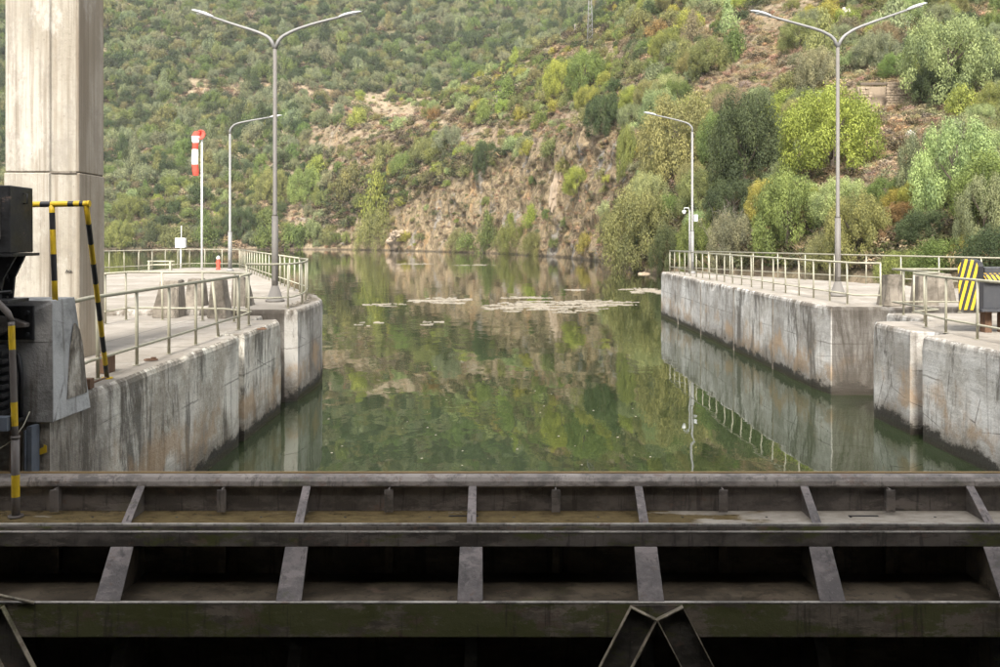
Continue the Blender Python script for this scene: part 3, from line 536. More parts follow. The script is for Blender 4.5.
for px, py in ((151, 361), (262, 330)):
    c = on(px, py, QZ); b = MB(c); b.tube([c + Vector((.09 * math.cos(a), .09 * math.sin(a), .02)) for a in (2 * math.pi * k / 14 for k in range(15))], .012, 6, cap=False); b.box(c + Vector((-.03, .07, 0)), c + Vector((.03, .12, .045))); o = b.build('mooring_ring', M['rust']); o.location = c
    tag(o, 'rusty mooring ring on the near left quay edge' if px < 200 else 'rusty mooring ring at the far end of the near left quay', 'mooring ring')
g = random.Random(9); b = MB((-5.2, 24, PZ))
for k in range(260):
    y = g.uniform(21.6, 26.8); x = -4.95 - max(0, (y - 24)) * .28 - abs(g.gauss(0, .12)); l = g.uniform(.05, .22); t = g.uniform(0, 6.28); h_ = g.uniform(0, .06)
    b.tube([(x, y, PZ + .004), (x + l * math.cos(t), y + l * math.sin(t), PZ + .01 + h_)], .006, 3, cap=False)
o = b.build('dry_litter', M['debris']); o.location = (-5.2, 24, PZ); tag(o, 'dry twigs and litter blown along the left pier nose', kind='stuff')
# ------------------------------------------------------------------ pedestals
def pedestal(label, px0, px1, tx0, tx1, ytop, ybase, z, dep=.55):
    """px0..px1 base, tx0..tx1 top columns"""
    Y = (EYE - z) * F / (ybase - HZ); X = lambda p, y=Y: (p - 500) / F * y; zt = EYE + (HZ - ytop) / F * Y
    c = ((X(px0) + X(px1)) / 2, Y + dep / 2, z); t_ = .07
    b = MB(c); b.hexa([(X(px0), Y, z - .02), (X(px1), Y, z - .02), (X(px1), Y + dep, z - .02), (X(px0), Y + dep, z - .02), (X(tx0), Y + t_, zt), (X(tx1), Y + t_, zt), (X(tx1), Y + dep - t_, zt), (X(tx0), Y + dep - t_, zt)])
    me_ = b.mesh('concrete_pedestal'); bm = bmesh.new(); bm.from_mesh(me_); bmesh.ops.bevel(bm, geom=list(bm.edges), offset=.018, segments=2, affect='EDGES'); bmesh.ops.subdivide_edges(bm, edges=list(bm.edges), cuts=2, use_grid_fill=True)
    for v in bm.verts: v.co += Vector([noise.noise((v.co + Vector(c)) * 4 + Vector((k * 9, 0, 0))) * .02 for k in range(3)])
    bm.to_mesh(me_); bm.free()
    o = link('concrete_pedestal', me_, M['pedestal']); o.location = c; return tag(o, label, 'pedestal', 'tapered concrete pedestals')
pedestal('leftmost tapered concrete pedestal on the left quay', 151, 178, 159, 177, 281, 317.5, QZ)
pedestal('second tapered concrete pedestal from the left, half behind railing posts', 183, 203, 186.5, 199.5, 279, 312, QZ)
pedestal('third tapered concrete pedestal from the left with a dark streaked face', 207, 226, 210, 221, 280, 318, QZ)
pedestal('tapered concrete pedestal nearest the left double street lamp', 230, 250.5, 231.5, 243, 277.5, 312, QZ)
pedestal('leftmost tapered pedestal on the right quay beside the railing end', 885, 907, 890, 905, 275, 306, PZ)
pedestal('middle tapered pedestal on the right quay behind the railing', 918, 940, 921, 938, 276, 311, QZ)
pedestal('tapered pedestal on the right quay next to the striped beam', 938, 958, 938, 953, 274, 307, QZ)
# striped lifting beam at the right edge
LB = (9.2, 17.0, QZ); lb = empty('lifting_beam', LB); tag(lb, 'dark box beam with yellow and black hazard stripes on short rusty legs', 'lifting beam')
def lp(name, mat, f, bev=0): b = MB(LB); f(b); return b.build(name, mat, lb, bev)
def arch(x0, x1, y0, y1, z0, z1):
    ps = [(x0, y0, z0)] + [(x0, y0 + (y1 - y0) * .5 * (1 - math.cos(a)), z1 - .14 + .14 * math.sin(a)) for a in (math.pi * k / 8 for k in range(9))] + [(x0, y1, z0)]
    return ps, (x1 - x0, 0, 0)
lp('end_plate', M['hazard'], lambda b: b.extr([(8.70, 17.05, 2.46), (8.95, 16.95, 2.46), (9.0, 16.95, 3.30), (8.97, 16.97, 3.40), (8.76, 17.05, 3.42), (8.68, 17.06, 3.25)], (.02, .05, 0)), .006)
lp('end_drum', M['black'], lambda b: b.extr(*arch(8.99, 9.14, 17.0, 17.6, 2.46, 3.42)), .01)
lp('top_flange', M['hazard'], lambda b: b.extr([(9.14, 16.90, 3.03), (9.14, 17.05, 3.14), (11.5, 17.05, 3.14), (11.5, 16.90, 3.03)], (0, .05, .015)), .004)
lp('box_body', M['box_grey'], lambda b: b.box((9.12, 17.02, 2.48), (11.5, 17.6, 3.14)), .01)
lp('box_lid', M['box_grey'], lambda b: b.box((9.2, 17.08, 3.142), (11.5, 17.58, 3.26)), .01)
lp('bottom_flange', M['box_grey'], lambda b: b.box((9.05, 16.90, 2.43), (11.5, 17.6, 2.478)), .004)
for k in range(0): lp('stripe_tab', M['yellow'], lambda b: b.box((9.2 + k * .15, 16.893, 2.435), (9.25 + k * .15, 16.899, 2.472)))
for x in (9.22, 9.55, 10.6): lp('leg', M['rust'], lambda b: b.box((x, 17.1, QZ), (x + .13, 17.3, 2.428)), .006)
# ------------------------------------------------------------------ street lamps
def lamp_head(b, p, dr, L_=.62):
    dr = Vector(dr).normalized(); sd = Vector((dr.y, -dr.x, 0)).normalized(); up = sd.cross(dr); up = up if up.z > 0 else -up
    prof = [(0, .04, .04), (.12, .085, .055), (.35, .13, .07), (.65, .125, .06), (.88, .08, .04), (1, .02, .012)]; vs = []; n = 10
    for t, w_, h_ in prof:
        for k in range(n):
            a = 2 * math.pi * k / n; vs.append(Vector(p) + dr * L_ * t + sd * math.cos(a) * w_ + up * (math.sin(a) * h_ * (1 if math.sin(a) > 0 else .45)))
    fs = [(r * n + k, r * n + (k + 1) % n, (r + 1) * n + (k + 1) % n, (r + 1) * n + k) for r in range(5) for k in range(n)] + [list(range(n))[::-1], list(range(5 * n, 6 * n))]
    b.add(vs, fs, 0, True)
def street_lamp(label, base, hj, arms, rb, rt, hb, flare=True, mat='galv_dark', group='grey street lamps'):
    """arms: lists of (dx,dy,dz) from the pole top, last two points hold the lamp head"""
    root = empty('street_lamp', base); tag(root, label, 'street lamp', group)
    b = MB(); b.tube([(0, 0, 0), (0, 0, hb)], [rb, rb * .97], 12); b.build('lower_pole', M[mat], root)
    b = MB(); b.tube([(0, 0, hb), (0, 0, hb + .05), (0, 0, hj)], [rb * 1.02, rt * 1.1, rt], 12); b.build('upper_pole', M[mat], root)
    b = MB()
    if flare: b.tube([(0, 0, 0), (0, 0, .05), (0, 0, .06), (0, 0, .42)], [rb * 2.9, rb * 2.9, rb * 2.5, rb * 1.05], 14)
    else: b.tube([(0, 0, 0), (0, 0, .04), (0, 0, .12)], [rb * 2, rb * 2, rb * 1.1], 12)
    b.build('base_flange', M[mat], root)
    b = MB(); b.box((-.04, -rb - .012, .55), (.04, -rb + .03, .95)); b.build('service_door', M[mat], root)
    for A in arms:
        P_ = [Vector((0, 0, hj))] + [Vector((0, 0, hj)) + Vector(q) for q in A]
        # smooth the bend
        Q = [P_[0]]
        for i in range(1, len(P_) - 1):
            for t in (.25, .5, .75): Q.append((P_[i - 1] + P_[i]) / 2 * (1 - t) ** 2 + P_[i] * 2 * t * (1 - t) + (P_[i] + P_[i + 1]) / 2 * t * t)
        Q.append(P_[-1]); b = MB(); b.tube(Q, [rt * (1 - .35 * i / (len(Q) - 1)) for i in range(len(Q))], 10); b.build('arm', M['galv'], root)
        dr = P_[-1] - P_[-2]; b = MB(); lamp_head(b, P_[-1] - dr.normalized() * .05, dr); h_ = b.build('lamp_head', M['head'], root)
        q = P_[-1] + dr.normalized() * .33; b = MB(); b.tube([q - Vector((0, 0, .035)), q - Vector((0, 0, .02))], [.075, .085], 10); b.build('lens', M['lens'], h_)
    return root
street_lamp('double armed street lamp on the left pier, right of the windsock', (-5.9, 23.6, PZ), 6.62, [[(-.12, 0, .30), (-.5, 0, .47), (-1.05, .02, .64), (-1.68, .05, .86)], [(.12, 0, .30), (.5, 0, .5), (1.05, 0, .68), (1.72, .02, .85)]], .085, .05, 2.25)
street_lamp('double armed street lamp on the right pier', (9.72, 25.9, PZ), 7.15, [[(-.12, 0, .30), (-.5, 0, .5), (-1.2, .02, .70), (-1.95, .05, .92)], [(.12, 0, .30), (.5, 0, .55), (1.2, 0, .80), (2.05, .02, 1.10)]], .085, .05, 2.25)
street_lamp('single armed street lamp far out on the left pier beside the double lamp', (-13.8, 46, PZ), 7.0, [[(.0, 0, .25), (.25, 0, .52), (.9, 0, .66), (2.1, 0, .86)]], .10, .055, 2.0, False, 'galv')
sl_ = street_lamp('single armed street lamp with a camera box at the far end of the right pier', (9.1, 42.6, PZ), 6.7, [[(.0, 0, .22), (-.2, 0, .42), (-.8, 0, .58), (-1.75, 0, .80)]], .085, .05, 2.0, False, 'galv')
cm = empty('surveillance_camera', (8.95, 42.5, PZ)); tag(cm, 'white dome camera on a thin pole beside the right single lamp', 'camera')
b = MB(); b.tube([(0, 0, 0), (0, 0, 3.0)], .04, 10); b.build('pole', M['galv'], cm)
b = MB(); b.tube([(0, 0, 2.95), (-.05, 0, 3.1), (-.24, 0, 3.1), (-.26, 0, 3.0)], .025, 8); b.build('bracket', M['head'], cm)
b = MB(); b.tube([(-.26, 0, 2.98), (-.26, 0, 2.90), (-.26, 0, 2.83), (-.26, 0, 2.80)], [.08, .09, .06, .02], 12); b.build('dome', M['white'], cm)
b = MB(); b.box((.20, -.1, 2.45), (.38, .1, 2.78)); b.build('control_box', M['head'], cm, .02)
# windsock
ws = empty('windsock', (-15.9, 48, PZ)); tag(ws, 'red and white striped windsock hanging limp from a tall white pole', 'windsock')
b = MB(); b.tube([(0, 0, 0), (0, 0, 7.45)], [.06, .04], 10); b.build('pole', M['white'], ws)
b = MB(); n_ = 20; ring = [Vector((-.02 + .22 * math.cos(a), -.12 + .05 * math.sin(a), 7.18 + .24 * math.sin(a))) for a in (2 * math.pi * k / n_ for k in range(n_ + 1))]
b.tube(ring, .03, 6, cap=False); b.tube([(0, 0, 7.4), (-.05, -.1, 7.4)], .02, 6); b.build('hoop', M['red'], ws)
b = MB(); c0 = Vector((-.05, -.1, 7.15)); vs = [c0] + [Vector((p.x, p.y + .02, p.z)) for p in ring[:-1]]; b.add(vs, [(0, k + 1, (k + 1) % n_ + 1) for k in range(n_)]); b.build('mouth', M['red'], ws)
prof = [(7.34, .19, -.16), (7.10, .22, -.28), (6.75, .16, -.31), (6.40, .15, -.34), (6.02, .18, -.33), (5.60, .17, -.32), (5.20, .16, -.31), (5.0, .13, -.30)]
for i in range(7):
    b = MB(); n_ = 14; vs = []
    for j in range(4):
        t = j / 3; z = prof[i][0] * (1 - t) + prof[i + 1][0] * t; r_ = prof[i][1] * (1 - t) + prof[i + 1][1] * t; cx = prof[i][2] * (1 - t) + prof[i + 1][2] * t
        for k in range(n_):
            a = 2 * math.pi * k / n_; rr = r_ * (1 + .14 * math.sin(3 * a + z * 4) + .08 * math.sin(5 * a - z * 7)); vs.append((cx + rr * math.cos(a), -.1 + rr * .6 * math.sin(a), z))
    b.add(vs, [(r * n_ + k, r * n_ + (k + 1) % n_, (r + 1) * n_ + (k + 1) % n_, (r + 1) * n_ + k) for r in range(3) for k in range(n_)], 0, True); b.build('sock_band', M['white' if i in (1, 3, 4) else 'red'], ws)
hy = empty('hydrant', (-14.9, 47.6, PZ)); tag(hy, 'small red hydrant with a pale cap near the far left railing', 'hydrant')
b = MB(); b.tube([(0, 0, 0), (0, 0, .05), (0, 0, .06), (0, 0, .55)], [.13, .13, .09, .085], 12); b.build('barrel', M['red'], hy)
b = MB(); b.tube([(0, 0, .55), (0, 0, .62), (0, 0, .70), (0, 0, .74)], [.09, .10, .07, .02], 12); b.build('cap', M['white'], hy)
b = MB(); b.tube([(-.13, 0, .38), (.13, 0, .38)], .035, 8); b.build('outlet', M['red'], hy)
wb = empty('instrument_box', (-17.7, 49.9, PZ)); tag(wb, 'white instrument box on a thin post at the far left railing', 'instrument box')
b = MB(); b.tube([(0, 0, 0), (0, 0, 1.25)], .05, 8); b.build('post', M['white'], wb)
b = MB(); b.box((-.27, -.15, 1.15), (.27, .15, 1.68)); b.build('box', M['white'], wb, .015)
b = MB(); b.tube([(.03, 0, 1.68), (.03, 0, 2.35)], .025, 6); b.build('antenna', M['white'], wb)
bn = empty('pipe_rack', (-18.3, 47, PZ)); tag(bn, 'low pale pipe rack in front of the far left railing', 'pipe rack')
for x in (0, 1.1): b = MB(); b.box((x - .05, -.1, 0), (x + .05, .1, .5)); b.build('stand', M['rail'], bn, .01)
for z in (.28, .46): b = MB(); b.tube([(-.1, 0, z), (1.3, 0, z)], .045, 8); b.build('pipe', M['rail'], bn)
# ------------------------------------------------------------------ foliage prototypes
def crown_mesh(name, seed, nleaf, nlobe, leaf, shape='round', gap=.12, mat=None):
    g = np.random.default_rng(seed); L_ = []; 
    for k in range(nlobe):
        a = k * 2.39996 + g.uniform(-.5, .5); u = g.uniform(0, 1); v_ = (k + .5) / nlobe
        if shape == 'round': z = .12 + .80 * v_ ** .8; rr = math.sqrt(max(.0, 1 - ((z - .42) / .56) ** 2)) * .78 * g.choice([1, 1, 1, .55]) * g.uniform(.85, 1.08); z += g.uniform(-.06, .06); R_ = g.uniform(.7, 1.35) * 1.4 / math.sqrt(nlobe)
        elif shape == 'cone': z = .12 + .85 * u; rr = (1.02 - z) * .62 * g.uniform(.3, 1); R_ = .12 + .26 * (1.05 - z)
        elif shape == 'mound': z = .06 + .62 * v_ ** .7; rr = math.sqrt(max(0, 1 - (z / .72) ** 2)) * .9 * g.choice([1, 1, .8, .5]) * g.uniform(.85, 1.1); R_ = g.uniform(.7, 1.35) * 1.4 / math.sqrt(nlobe)
        elif shape == 'willow': z = .08 + .84 * v_; rr = math.sqrt(max(0, 1 - ((z - .35) / .62) ** 2)) * .75 * g.choice([1, 1, .7]) * g.uniform(.8, 1.15); R_ = g.uniform(.7, 1.3) * 1.1 / math.sqrt(nlobe)
        else: z = .15 + .7 * u; rr = .5 * g.uniform(0, 1); R_ = .2
        L_.append((rr * math.cos(a), rr * math.sin(a), z, R_, g.uniform(-.30, .30)))
    L_ = np.array(L_); k = g.choice(len(L_), nleaf, p=L_[:, 3] ** 2 / (L_[:, 3] ** 2).sum()); c = L_[k]
    d_ = g.normal(size=(nleaf, 3)); d_ /= np.linalg.norm(d_, axis=1)[:, None]; rad = c[:, 3] * (1 - .55 * g.random(nleaf) ** 2.2); 
    p = c[:, :3] + d_ * rad[:, None]
    if shape == 'willow': p[:, 2] = c[:, 2] + d_[:, 2] * rad * 1.35
    p += g.normal(size=p.shape) * .018
    keep = p[:, 2] > .0; p = p[keep]; d_ = d_[keep]; c = c[keep]; n = len(p)
    # drop leaves in random pockets so gaps show
    pk = g.uniform(-.9, .9, (16, 3)); pk[:, 2] = g.uniform(.1, 1, 16); ok = np.ones(n, bool)
    for q in pk: ok &= np.linalg.norm(p - q, axis=1) > gap
    p = p[ok]; d_ = d_[ok]; c = c[ok]; n = len(p)
    sx = np.percentile(np.hypot(p[:, 0], p[:, 1]), 97); sz = np.percentile(p[:, 2], 99); p[:, :2] /= sx; p[:, 2] /= sz
    nn = d_ * 1.0 + g.normal(size=(n, 3)) * .38; nn[:, 2] += .30; nn /= np.linalg.norm(nn, axis=1)[:, None]
    t = np.cross(nn, g.normal(size=(n, 3))); t /= np.linalg.norm(t, axis=1)[:, None]; bt = np.cross(nn, t)
    s_ = leaf * g.uniform(.6, 1.4, n)[:, None]; asp = 1.5 if shape == 'willow' else 1.25
    V = np.stack([p - t * s_ * .5 * asp, p + bt * s_ * .36, p + t * s_ * .5 * asp, p - bt * s_ * .36], 1).reshape(-1, 3)
    me_ = bpy.data.meshes.new(name); me_.vertices.add(4 * n); me_.vertices.foreach_set('co', V.reshape(-1).astype(np.float32))
    me_.loops.add(4 * n); me_.loops.foreach_set('vertex_index', np.arange(4 * n, dtype=np.int32)); me_.polygons.add(n); me_.polygons.foreach_set('loop_start', np.arange(0, 4 * n, 4, dtype=np.int32)); me_.update(calc_edges=True)
    tone = np.clip(.42 + c[:, 4] + g.normal(size=n) * .14, 0, 1)
    at_ = me_.attributes.new('leaf_tone', 'FLOAT', 'POINT'); at_.data.foreach_set('value', np.repeat(tone, 4).astype(np.float32)); me_.materials.append(mat or M['leaf']); return me_
PROTO = {'round': [crown_mesh('crown_round', 21 + i, 4600, 30, .062) for i in range(4)],
         'fine': [crown_mesh('crown_fine', 41 + i, 30000, 110, .027, gap=.05) for i in range(3)],
         'cone': [crown_mesh('crown_cone', 61 + i, 3600, 26, .055, 'cone') for i in range(2)],
         'mound': [crown_mesh('crown_mound', 71 + i, 3600, 30, .065, 'mound') for i in range(3)],
         'finemound': [crown_mesh('crown_fine_mound', 81 + i, 20000, 90, .027, 'mound', .08) for i in range(2)],
         'willow': [crown_mesh('crown_willow', 91 + i, 24000, 90, .026, 'willow', .08) for i in range(2)],
         'scrub': [crown_mesh('scrub', 101 + i, 420, 14, .15, 'mound', .05) for i in range(3)]}
def grass_mesh(seed, n=90, h=1.0):
    g = np.random.default_rng(seed); mb = MB()
    for k in range(n):
        a = g.uniform(0, 6.28); r_ = .45 * math.sqrt(g.random()); x, y = r_ * math.cos(a), r_ * math.sin(a); l = h * g.uniform(.4, 1); b_ = g.uniform(0, 6.28); dx, dy = g.normal(0, .28, 2); w_ = .022
        mb.add([(x - w_ * math.cos(b_), y - w_ * math.sin(b_), 0), (x + w_ * math.cos(b_), y + w_ * math.sin(b_), 0), (x + dx * l + w_, y + dy * l, l * .7), (x + dx * l * 1.7, y + dy * l * 1.7, l)], [(0, 1, 2, 3)])
    me_ = mb.mesh('dry_tuft'); at_ = me_.attributes.new('leaf_tone', 'FLOAT', 'POINT'); at_.data.foreach_set('value', np.repeat(g.uniform(.1, .9, n), 4).astype(np.float32)); me_.materials.append(M['leaf']); return me_
PROTO['tuft'] = [grass_mesh(5), grass_mesh(6)]
def trunk_mesh(seed):
    g = random.Random(seed); b = MB(); b.tube([(0, 0, -.25), (.01, .01, .15), (.03, -.02, .45), (.0, .02, .75)], [.055, .045, .032, .012], 7)
    for k in range(7):
        a = g.uniform(0, 6.28); z = g.uniform(.12, .5); l = g.uniform(.35, .6); b.tube([(0, 0, z), (l * .5 * math.cos(a), l * .5 * math.sin(a), z + .14), (l * math.cos(a), l * math.sin(a), z + .32)], [.022, .014, .004], 5)
    me_ = b.mesh('trunk'); me_.materials.append(M['bark']); return me_
TR = [trunk_mesh(i) for i in range(3)]
def twig_mesh(seed):
    g = random.Random(seed); b = MB()
    for k in range(60):
        a = g.uniform(0, 6.28); t = g.uniform(.1, 1.2); l = g.uniform(.5, 1); p0 = Vector((g.uniform(-.15, .15), g.uniform(-.15, .15), 0)); d_ = Vector((math.cos(a) * math.sin(t) * .9, math.sin(a) * math.sin(t) * .9, math.cos(t) + .3)).normalized()
        p1 = p0 + d_ * l * .5; p2 = p1 + (d_ + Vector((g.uniform(-.4, .4), g.uniform(-.4, .4), .1))).normalized() * l * .5; b.tube([p0, p1, p2], [.008, .006, .002], 3, cap=False)
        for q in range(3): s_ = p1.lerp(p2, g.random()); b.tube([s_, s_ + Vector((g.uniform(-.15, .15), g.uniform(-.15, .15), g.uniform(0, .2)))], [.003, .0015], 3, cap=False)
    me_ = b.mesh('twigs'); me_.materials.append(M['twig']); return me_
TW = [twig_mesh(1), twig_mesh(2)]
BR = 1.85
TONE = {'dark': (.045, .058, .026), 'olive': (.125, .125, .052), 'grey': (.125, .135, .075), 'mid': (.085, .110, .035), 'bright': (.12, .135, .043), 'yellow': (.18, .165, .04), 'lime': (.16, .178, .042),
        'orange': (.15, .10, .042), 'rust': (.12, .075, .042), 'pale': (.155, .18, .085), 'brown': (.125, .10, .062), 'dry': (.31, .245, .16)}
WORD = {'dark': 'dark green', 'olive': 'olive green', 'grey': 'grey green', 'mid': 'mid green', 'bright': 'fresh green', 'yellow': 'yellow', 'lime': 'bright yellow green', 'orange': 'orange', 'rust': 'russet', 'pale': 'pale silvery green', 'brown': 'brown'}
def jit(c, a=.14): k = 1 + random.uniform(-a, a); return [max(0, v * k * (1 + random.uniform(-a, a) * .5)) for v in c]
ktree = [0]
def plant(p, wid, hei, kind, tone, label, cat='tree', group='trees and bushes on the hillsides', trunk=True):
    ktree[0] += 1; me_ = random.choice(PROTO[kind]); rz = random.uniform(0, 6.28); nm = {'tree': 'tree', 'bush': 'bush'}[cat]
    s_ = (wid / 2, wid / 2, hei); tn = jit([v * BR for v in TONE[tone]])
    if cat == 'tree':
        r_ = empty(nm, p, rz); tag(r_, label, cat, group); c = link('crown', me_, None, r_); c.scale = s_; c.location.z = -.02 * hei; c['tint'] = tn
        t = link('trunk', random.choice(TR), None, r_); t.scale = (s_[0], s_[1], s_[2])
    else:
        r_ = link(nm, me_); r_.location = Vector(p) - Vector((0, 0, .05 * hei)); r_.rotation_euler.z = rz; r_.scale = s_; r_['tint'] = tn; tag(r_, label, cat, group)
    return r_
placed = []      # (x, y, radius)
def hero(px, pyb, wpx, hpx, kind, tone, label, cat='tree'):
    """px, pyb: column and row of the foot; wpx, hpx: size in the photograph"""
    h_, n_ = hit(px, pyb)
    if h_ is None: return
    Y = h_.y; w_ = wpx / F * Y; placed.append((h_.x, h_.y, w_ * .5)); return plant(h_ + Vector((0, w_ * .15, -.1)), w_ * .95, hpx / F * Y * .94, kind, tone, label, cat)
H = [(838, 178, 108, 98, 'fine', 'lime', 'large bright yellow green round tree behind the right double lamp'), (955, 104, 98, 96, 'fine', 'pale', 'largest pale green tree in the top right corner'),
 (938, 108, 46, 48, 'fine', 'dark', 'dark leafy tree right beside the stone ruin'), (965, 118, 36, 38, 'round', 'lime', 'small yellow green tree below the big pale tree, right edge'), (912, 80, 18, 26, 'round', 'lime', 'slim lime green tree growing over the stone ruin'),
 (748, 190, 80, 104, 'fine', 'dark', 'large dark green tree on the slope between the two right lamps'), (682, 182, 84, 96, 'fine', 'olive', 'tall olive tree above the single right lamp'), (722, 168, 50, 62, 'fine', 'mid', 'mid green tree directly left of the big dark tree'),
 (641, 277, 80, 96, 'fine', 'olive', 'wide olive bush hanging over the water at the end of the right pier'), (790, 258, 72, 92, 'fine', 'bright', 'yellowing green tree between the right lamps, behind the railing'), (770, 225, 48, 50, 'fine', 'yellow', 'yellow leaved tree above the right railing'),
 (860, 268, 70, 80, 'fine', 'olive', 'olive tree just right of the right double lamp pole'), (904, 228, 38, 30, 'fine', 'orange', 'orange leaved bush uphill of the right pedestals'), (890, 248, 30, 26, 'round', 'rust', 'small russet bush left of the orange one'),
 (965, 215, 96, 104, 'willow', 'pale', 'tall silvery willow on the right edge'), (925, 200, 52, 76, 'willow', 'grey', 'grey green willow left of the silvery one'), (990, 250, 62, 82, 'willow', 'grey', 'grey willow at the extreme right above the railing'),
 (700, 270, 46, 56, 'fine', 'mid', 'mid green bush behind the end of the right railing'), (735, 272, 52, 64, 'fine', 'grey', 'grey thin tree beside the bare twigs'), (668, 272, 38, 52, 'finemound', 'dark', 'dark low bush by the water left of the single right lamp'),
 (826, 272, 46, 46, 'finemound', 'olive', 'brownish olive bush left of the right double lamp foot'), (950, 276, 80, 44, 'finemound', 'mid', 'wide mid green bramble behind the right railing'), (995, 272, 70, 52, 'finemound', 'dark', 'dark bramble behind the striped beam'), (905, 280, 60, 34, 'finemound', 'bright', 'yellow green bramble behind the right pedestals'),
 (930, 246, 60, 42, 'fine', 'dark', 'dark green bush between orange bush and willow'), (975, 258, 44, 30, 'finemound', 'yellow', 'yellow tinted bramble at the right edge'),
 (487, 180, 30, 42, 'fine', 'dark', 'dark round tree on the cliff edge, centre'), (605, 136, 44, 46, 'fine', 'dark', 'dark tree at the top of the orange rock face'), (376, 236, 44, 70, 'cone', 'lime', 'yellow green pointed tree at the waterline under the cliff'), (378, 250, 52, 46, 'finemound', 'olive', 'olive bush at the foot of the pointed yellow tree'),
 (487, 252, 26, 46, 'cone', 'mid', 'upright green bush at the cliff foot'), (513, 254, 42, 36, 'finemound', 'bright', 'fresh green bush at the cliff foot, centre'), (538, 256, 42, 28, 'finemound', 'olive', 'olive bush at the waterline, right of the fresh green one'), (460, 252, 34, 26, 'finemound', 'olive', 'low brown green bush at the cliff foot, left of the upright one'),
 (470, 250, 30, 20, 'mound', 'mid', 'small green bush in front of the cliff foot'), (507, 106, 36, 34, 'cone', 'mid', 'broad pine on the bench above the cliff'), (562, 100, 40, 44, 'fine', 'lime', 'yellow green tree on the ridge left of the wooden pole'), (586, 96, 44, 50, 'fine', 'mid', 'green tree on the ridge at the wooden pole'),
 (522, 122, 24, 18, 'round', 'yellow', 'yellow bush on the bench above the cliff'), (434, 120, 18, 14, 'round', 'orange', 'orange bush on the bench, left one'), (478, 112, 18, 14, 'round', 'yellow', 'ochre bush on the bench, centre'), (358, 128, 22, 24, 'round', 'lime', 'yellow bush left of the bare bench'),
 (712, 76, 46, 42, 'fine', 'olive', 'olive tree on the upper slope left of the right double lamp arm'), (735, 62, 26, 40, 'round', 'mid', 'green tree high on the slope above the single lamp'), (822, 30, 52, 30, 'fine', 'yellow', 'wide yellow bush on the crest above the right lamp arms'), (818, 92, 42, 50, 'fine', 'grey', 'grey round bush left of the right lamp pole near its fork'),
 (880, 70, 50, 44, 'fine', 'grey', 'grey bush under the right arm of the right lamp'), (660, 56, 26, 28, 'round', 'lime', 'lime tree high on the right ridge'), (690, 34, 34, 28, 'round', 'yellow', 'yellow tree near the top edge, right ridge'), (640, 30, 30, 24, 'round', 'olive', 'olive tree near the top edge beside the pylon'),
 (305, 205, 40, 40, 'fine', 'bright', 'bright green tree on the left shore slope behind the left lamp'), (318, 178, 28, 26, 'round', 'lime', 'lime bush right of the left double lamp pole'), (272, 205, 36, 40, 'fine', 'olive', 'olive tree behind the left double lamp pole'), (350, 200, 36, 40, 'round', 'olive', 'olive tree uphill left of the pointed yellow tree'),
 (240, 240, 36, 36, 'fine', 'dark', 'dark tree at the far shore near the left single lamp'), (128, 222, 38, 28, 'fine', 'bright', 'fresh green tree on the far shore right of the pillar'), (118, 248, 30, 30, 'fine', 'bright', 'light green bush at the waterline right of the pillar'), (150, 248, 22, 30, 'cone', 'dark', 'dark conical tree at the far waterline'),
 (205, 248, 34, 34, 'cone', 'mid', 'conical green tree behind the windsock pole'), (265, 249, 30, 26, 'round', 'mid', 'green bush at the waterline behind the left double lamp'), (178, 249, 34, 26, 'round', 'olive', 'olive bush at the far waterline left of the windsock'), (295, 248, 30, 28, 'round', 'mid', 'mid green bush at the waterline right of the left double lamp'),
 (400, 130, 22, 16, 'round', 'pale', 'pale bush on the bare bench'), (425, 160, 34, 26, 'finemound', 'olive', 'olive bush below the bench'), (450, 150, 40, 28, 'finemound', 'grey', 'grey green bush left of the dark cliff edge tree'), (405, 175, 40, 26, 'finemound', 'bright', 'green bush spilling over the cliff, left'), (438, 174, 18, 14, 'round', 'lime', 'small lime bush on the cliff top'),
 (385, 168, 28, 30, 'round', 'olive', 'olive bush with yellow tinge left of the cliff'), (545, 125, 34, 18, 'mound', 'bright', 'low green bush on the cliff top, right of the yellow one'), (660, 135, 44, 50, 'fine', 'pale', 'pale green tree right of the dark cliff top tree'), (628, 180, 24, 60, 'fine', 'bright', 'light green climber on the edge of the orange rock'),
 (650, 212, 48, 44, 'fine', 'pale', 'pale tree above the wide waterside bush'), (700, 215, 50, 50, 'fine', 'olive', 'olive tree behind the single right lamp pole')]
hero_items = []
for a in H: hero(*a[:7], cat='bush' if 'bush' in a[6] or 'bramble' in a[6] or 'climber' in a[6] else 'tree')
for i, (px, py, w_, h_) in enumerate(((725, 262, 60, 62), (700, 262, 40, 44), (770, 262, 36, 34))):
    q, _ = hit(px, py); Y = q.y; o = link('bare_bush', TW[i % 2]); o.location = q; o.scale = (w_ / F * Y * .6, w_ / F * Y * .6, h_ / F * Y); tag(o, ('leafless grey bush right of the single right lamp', 'smaller leafless bush left of the single right lamp pole', 'leafless twigs in front of the yellowing tree')[i], 'bush', 'trees and bushes on the hillsides')
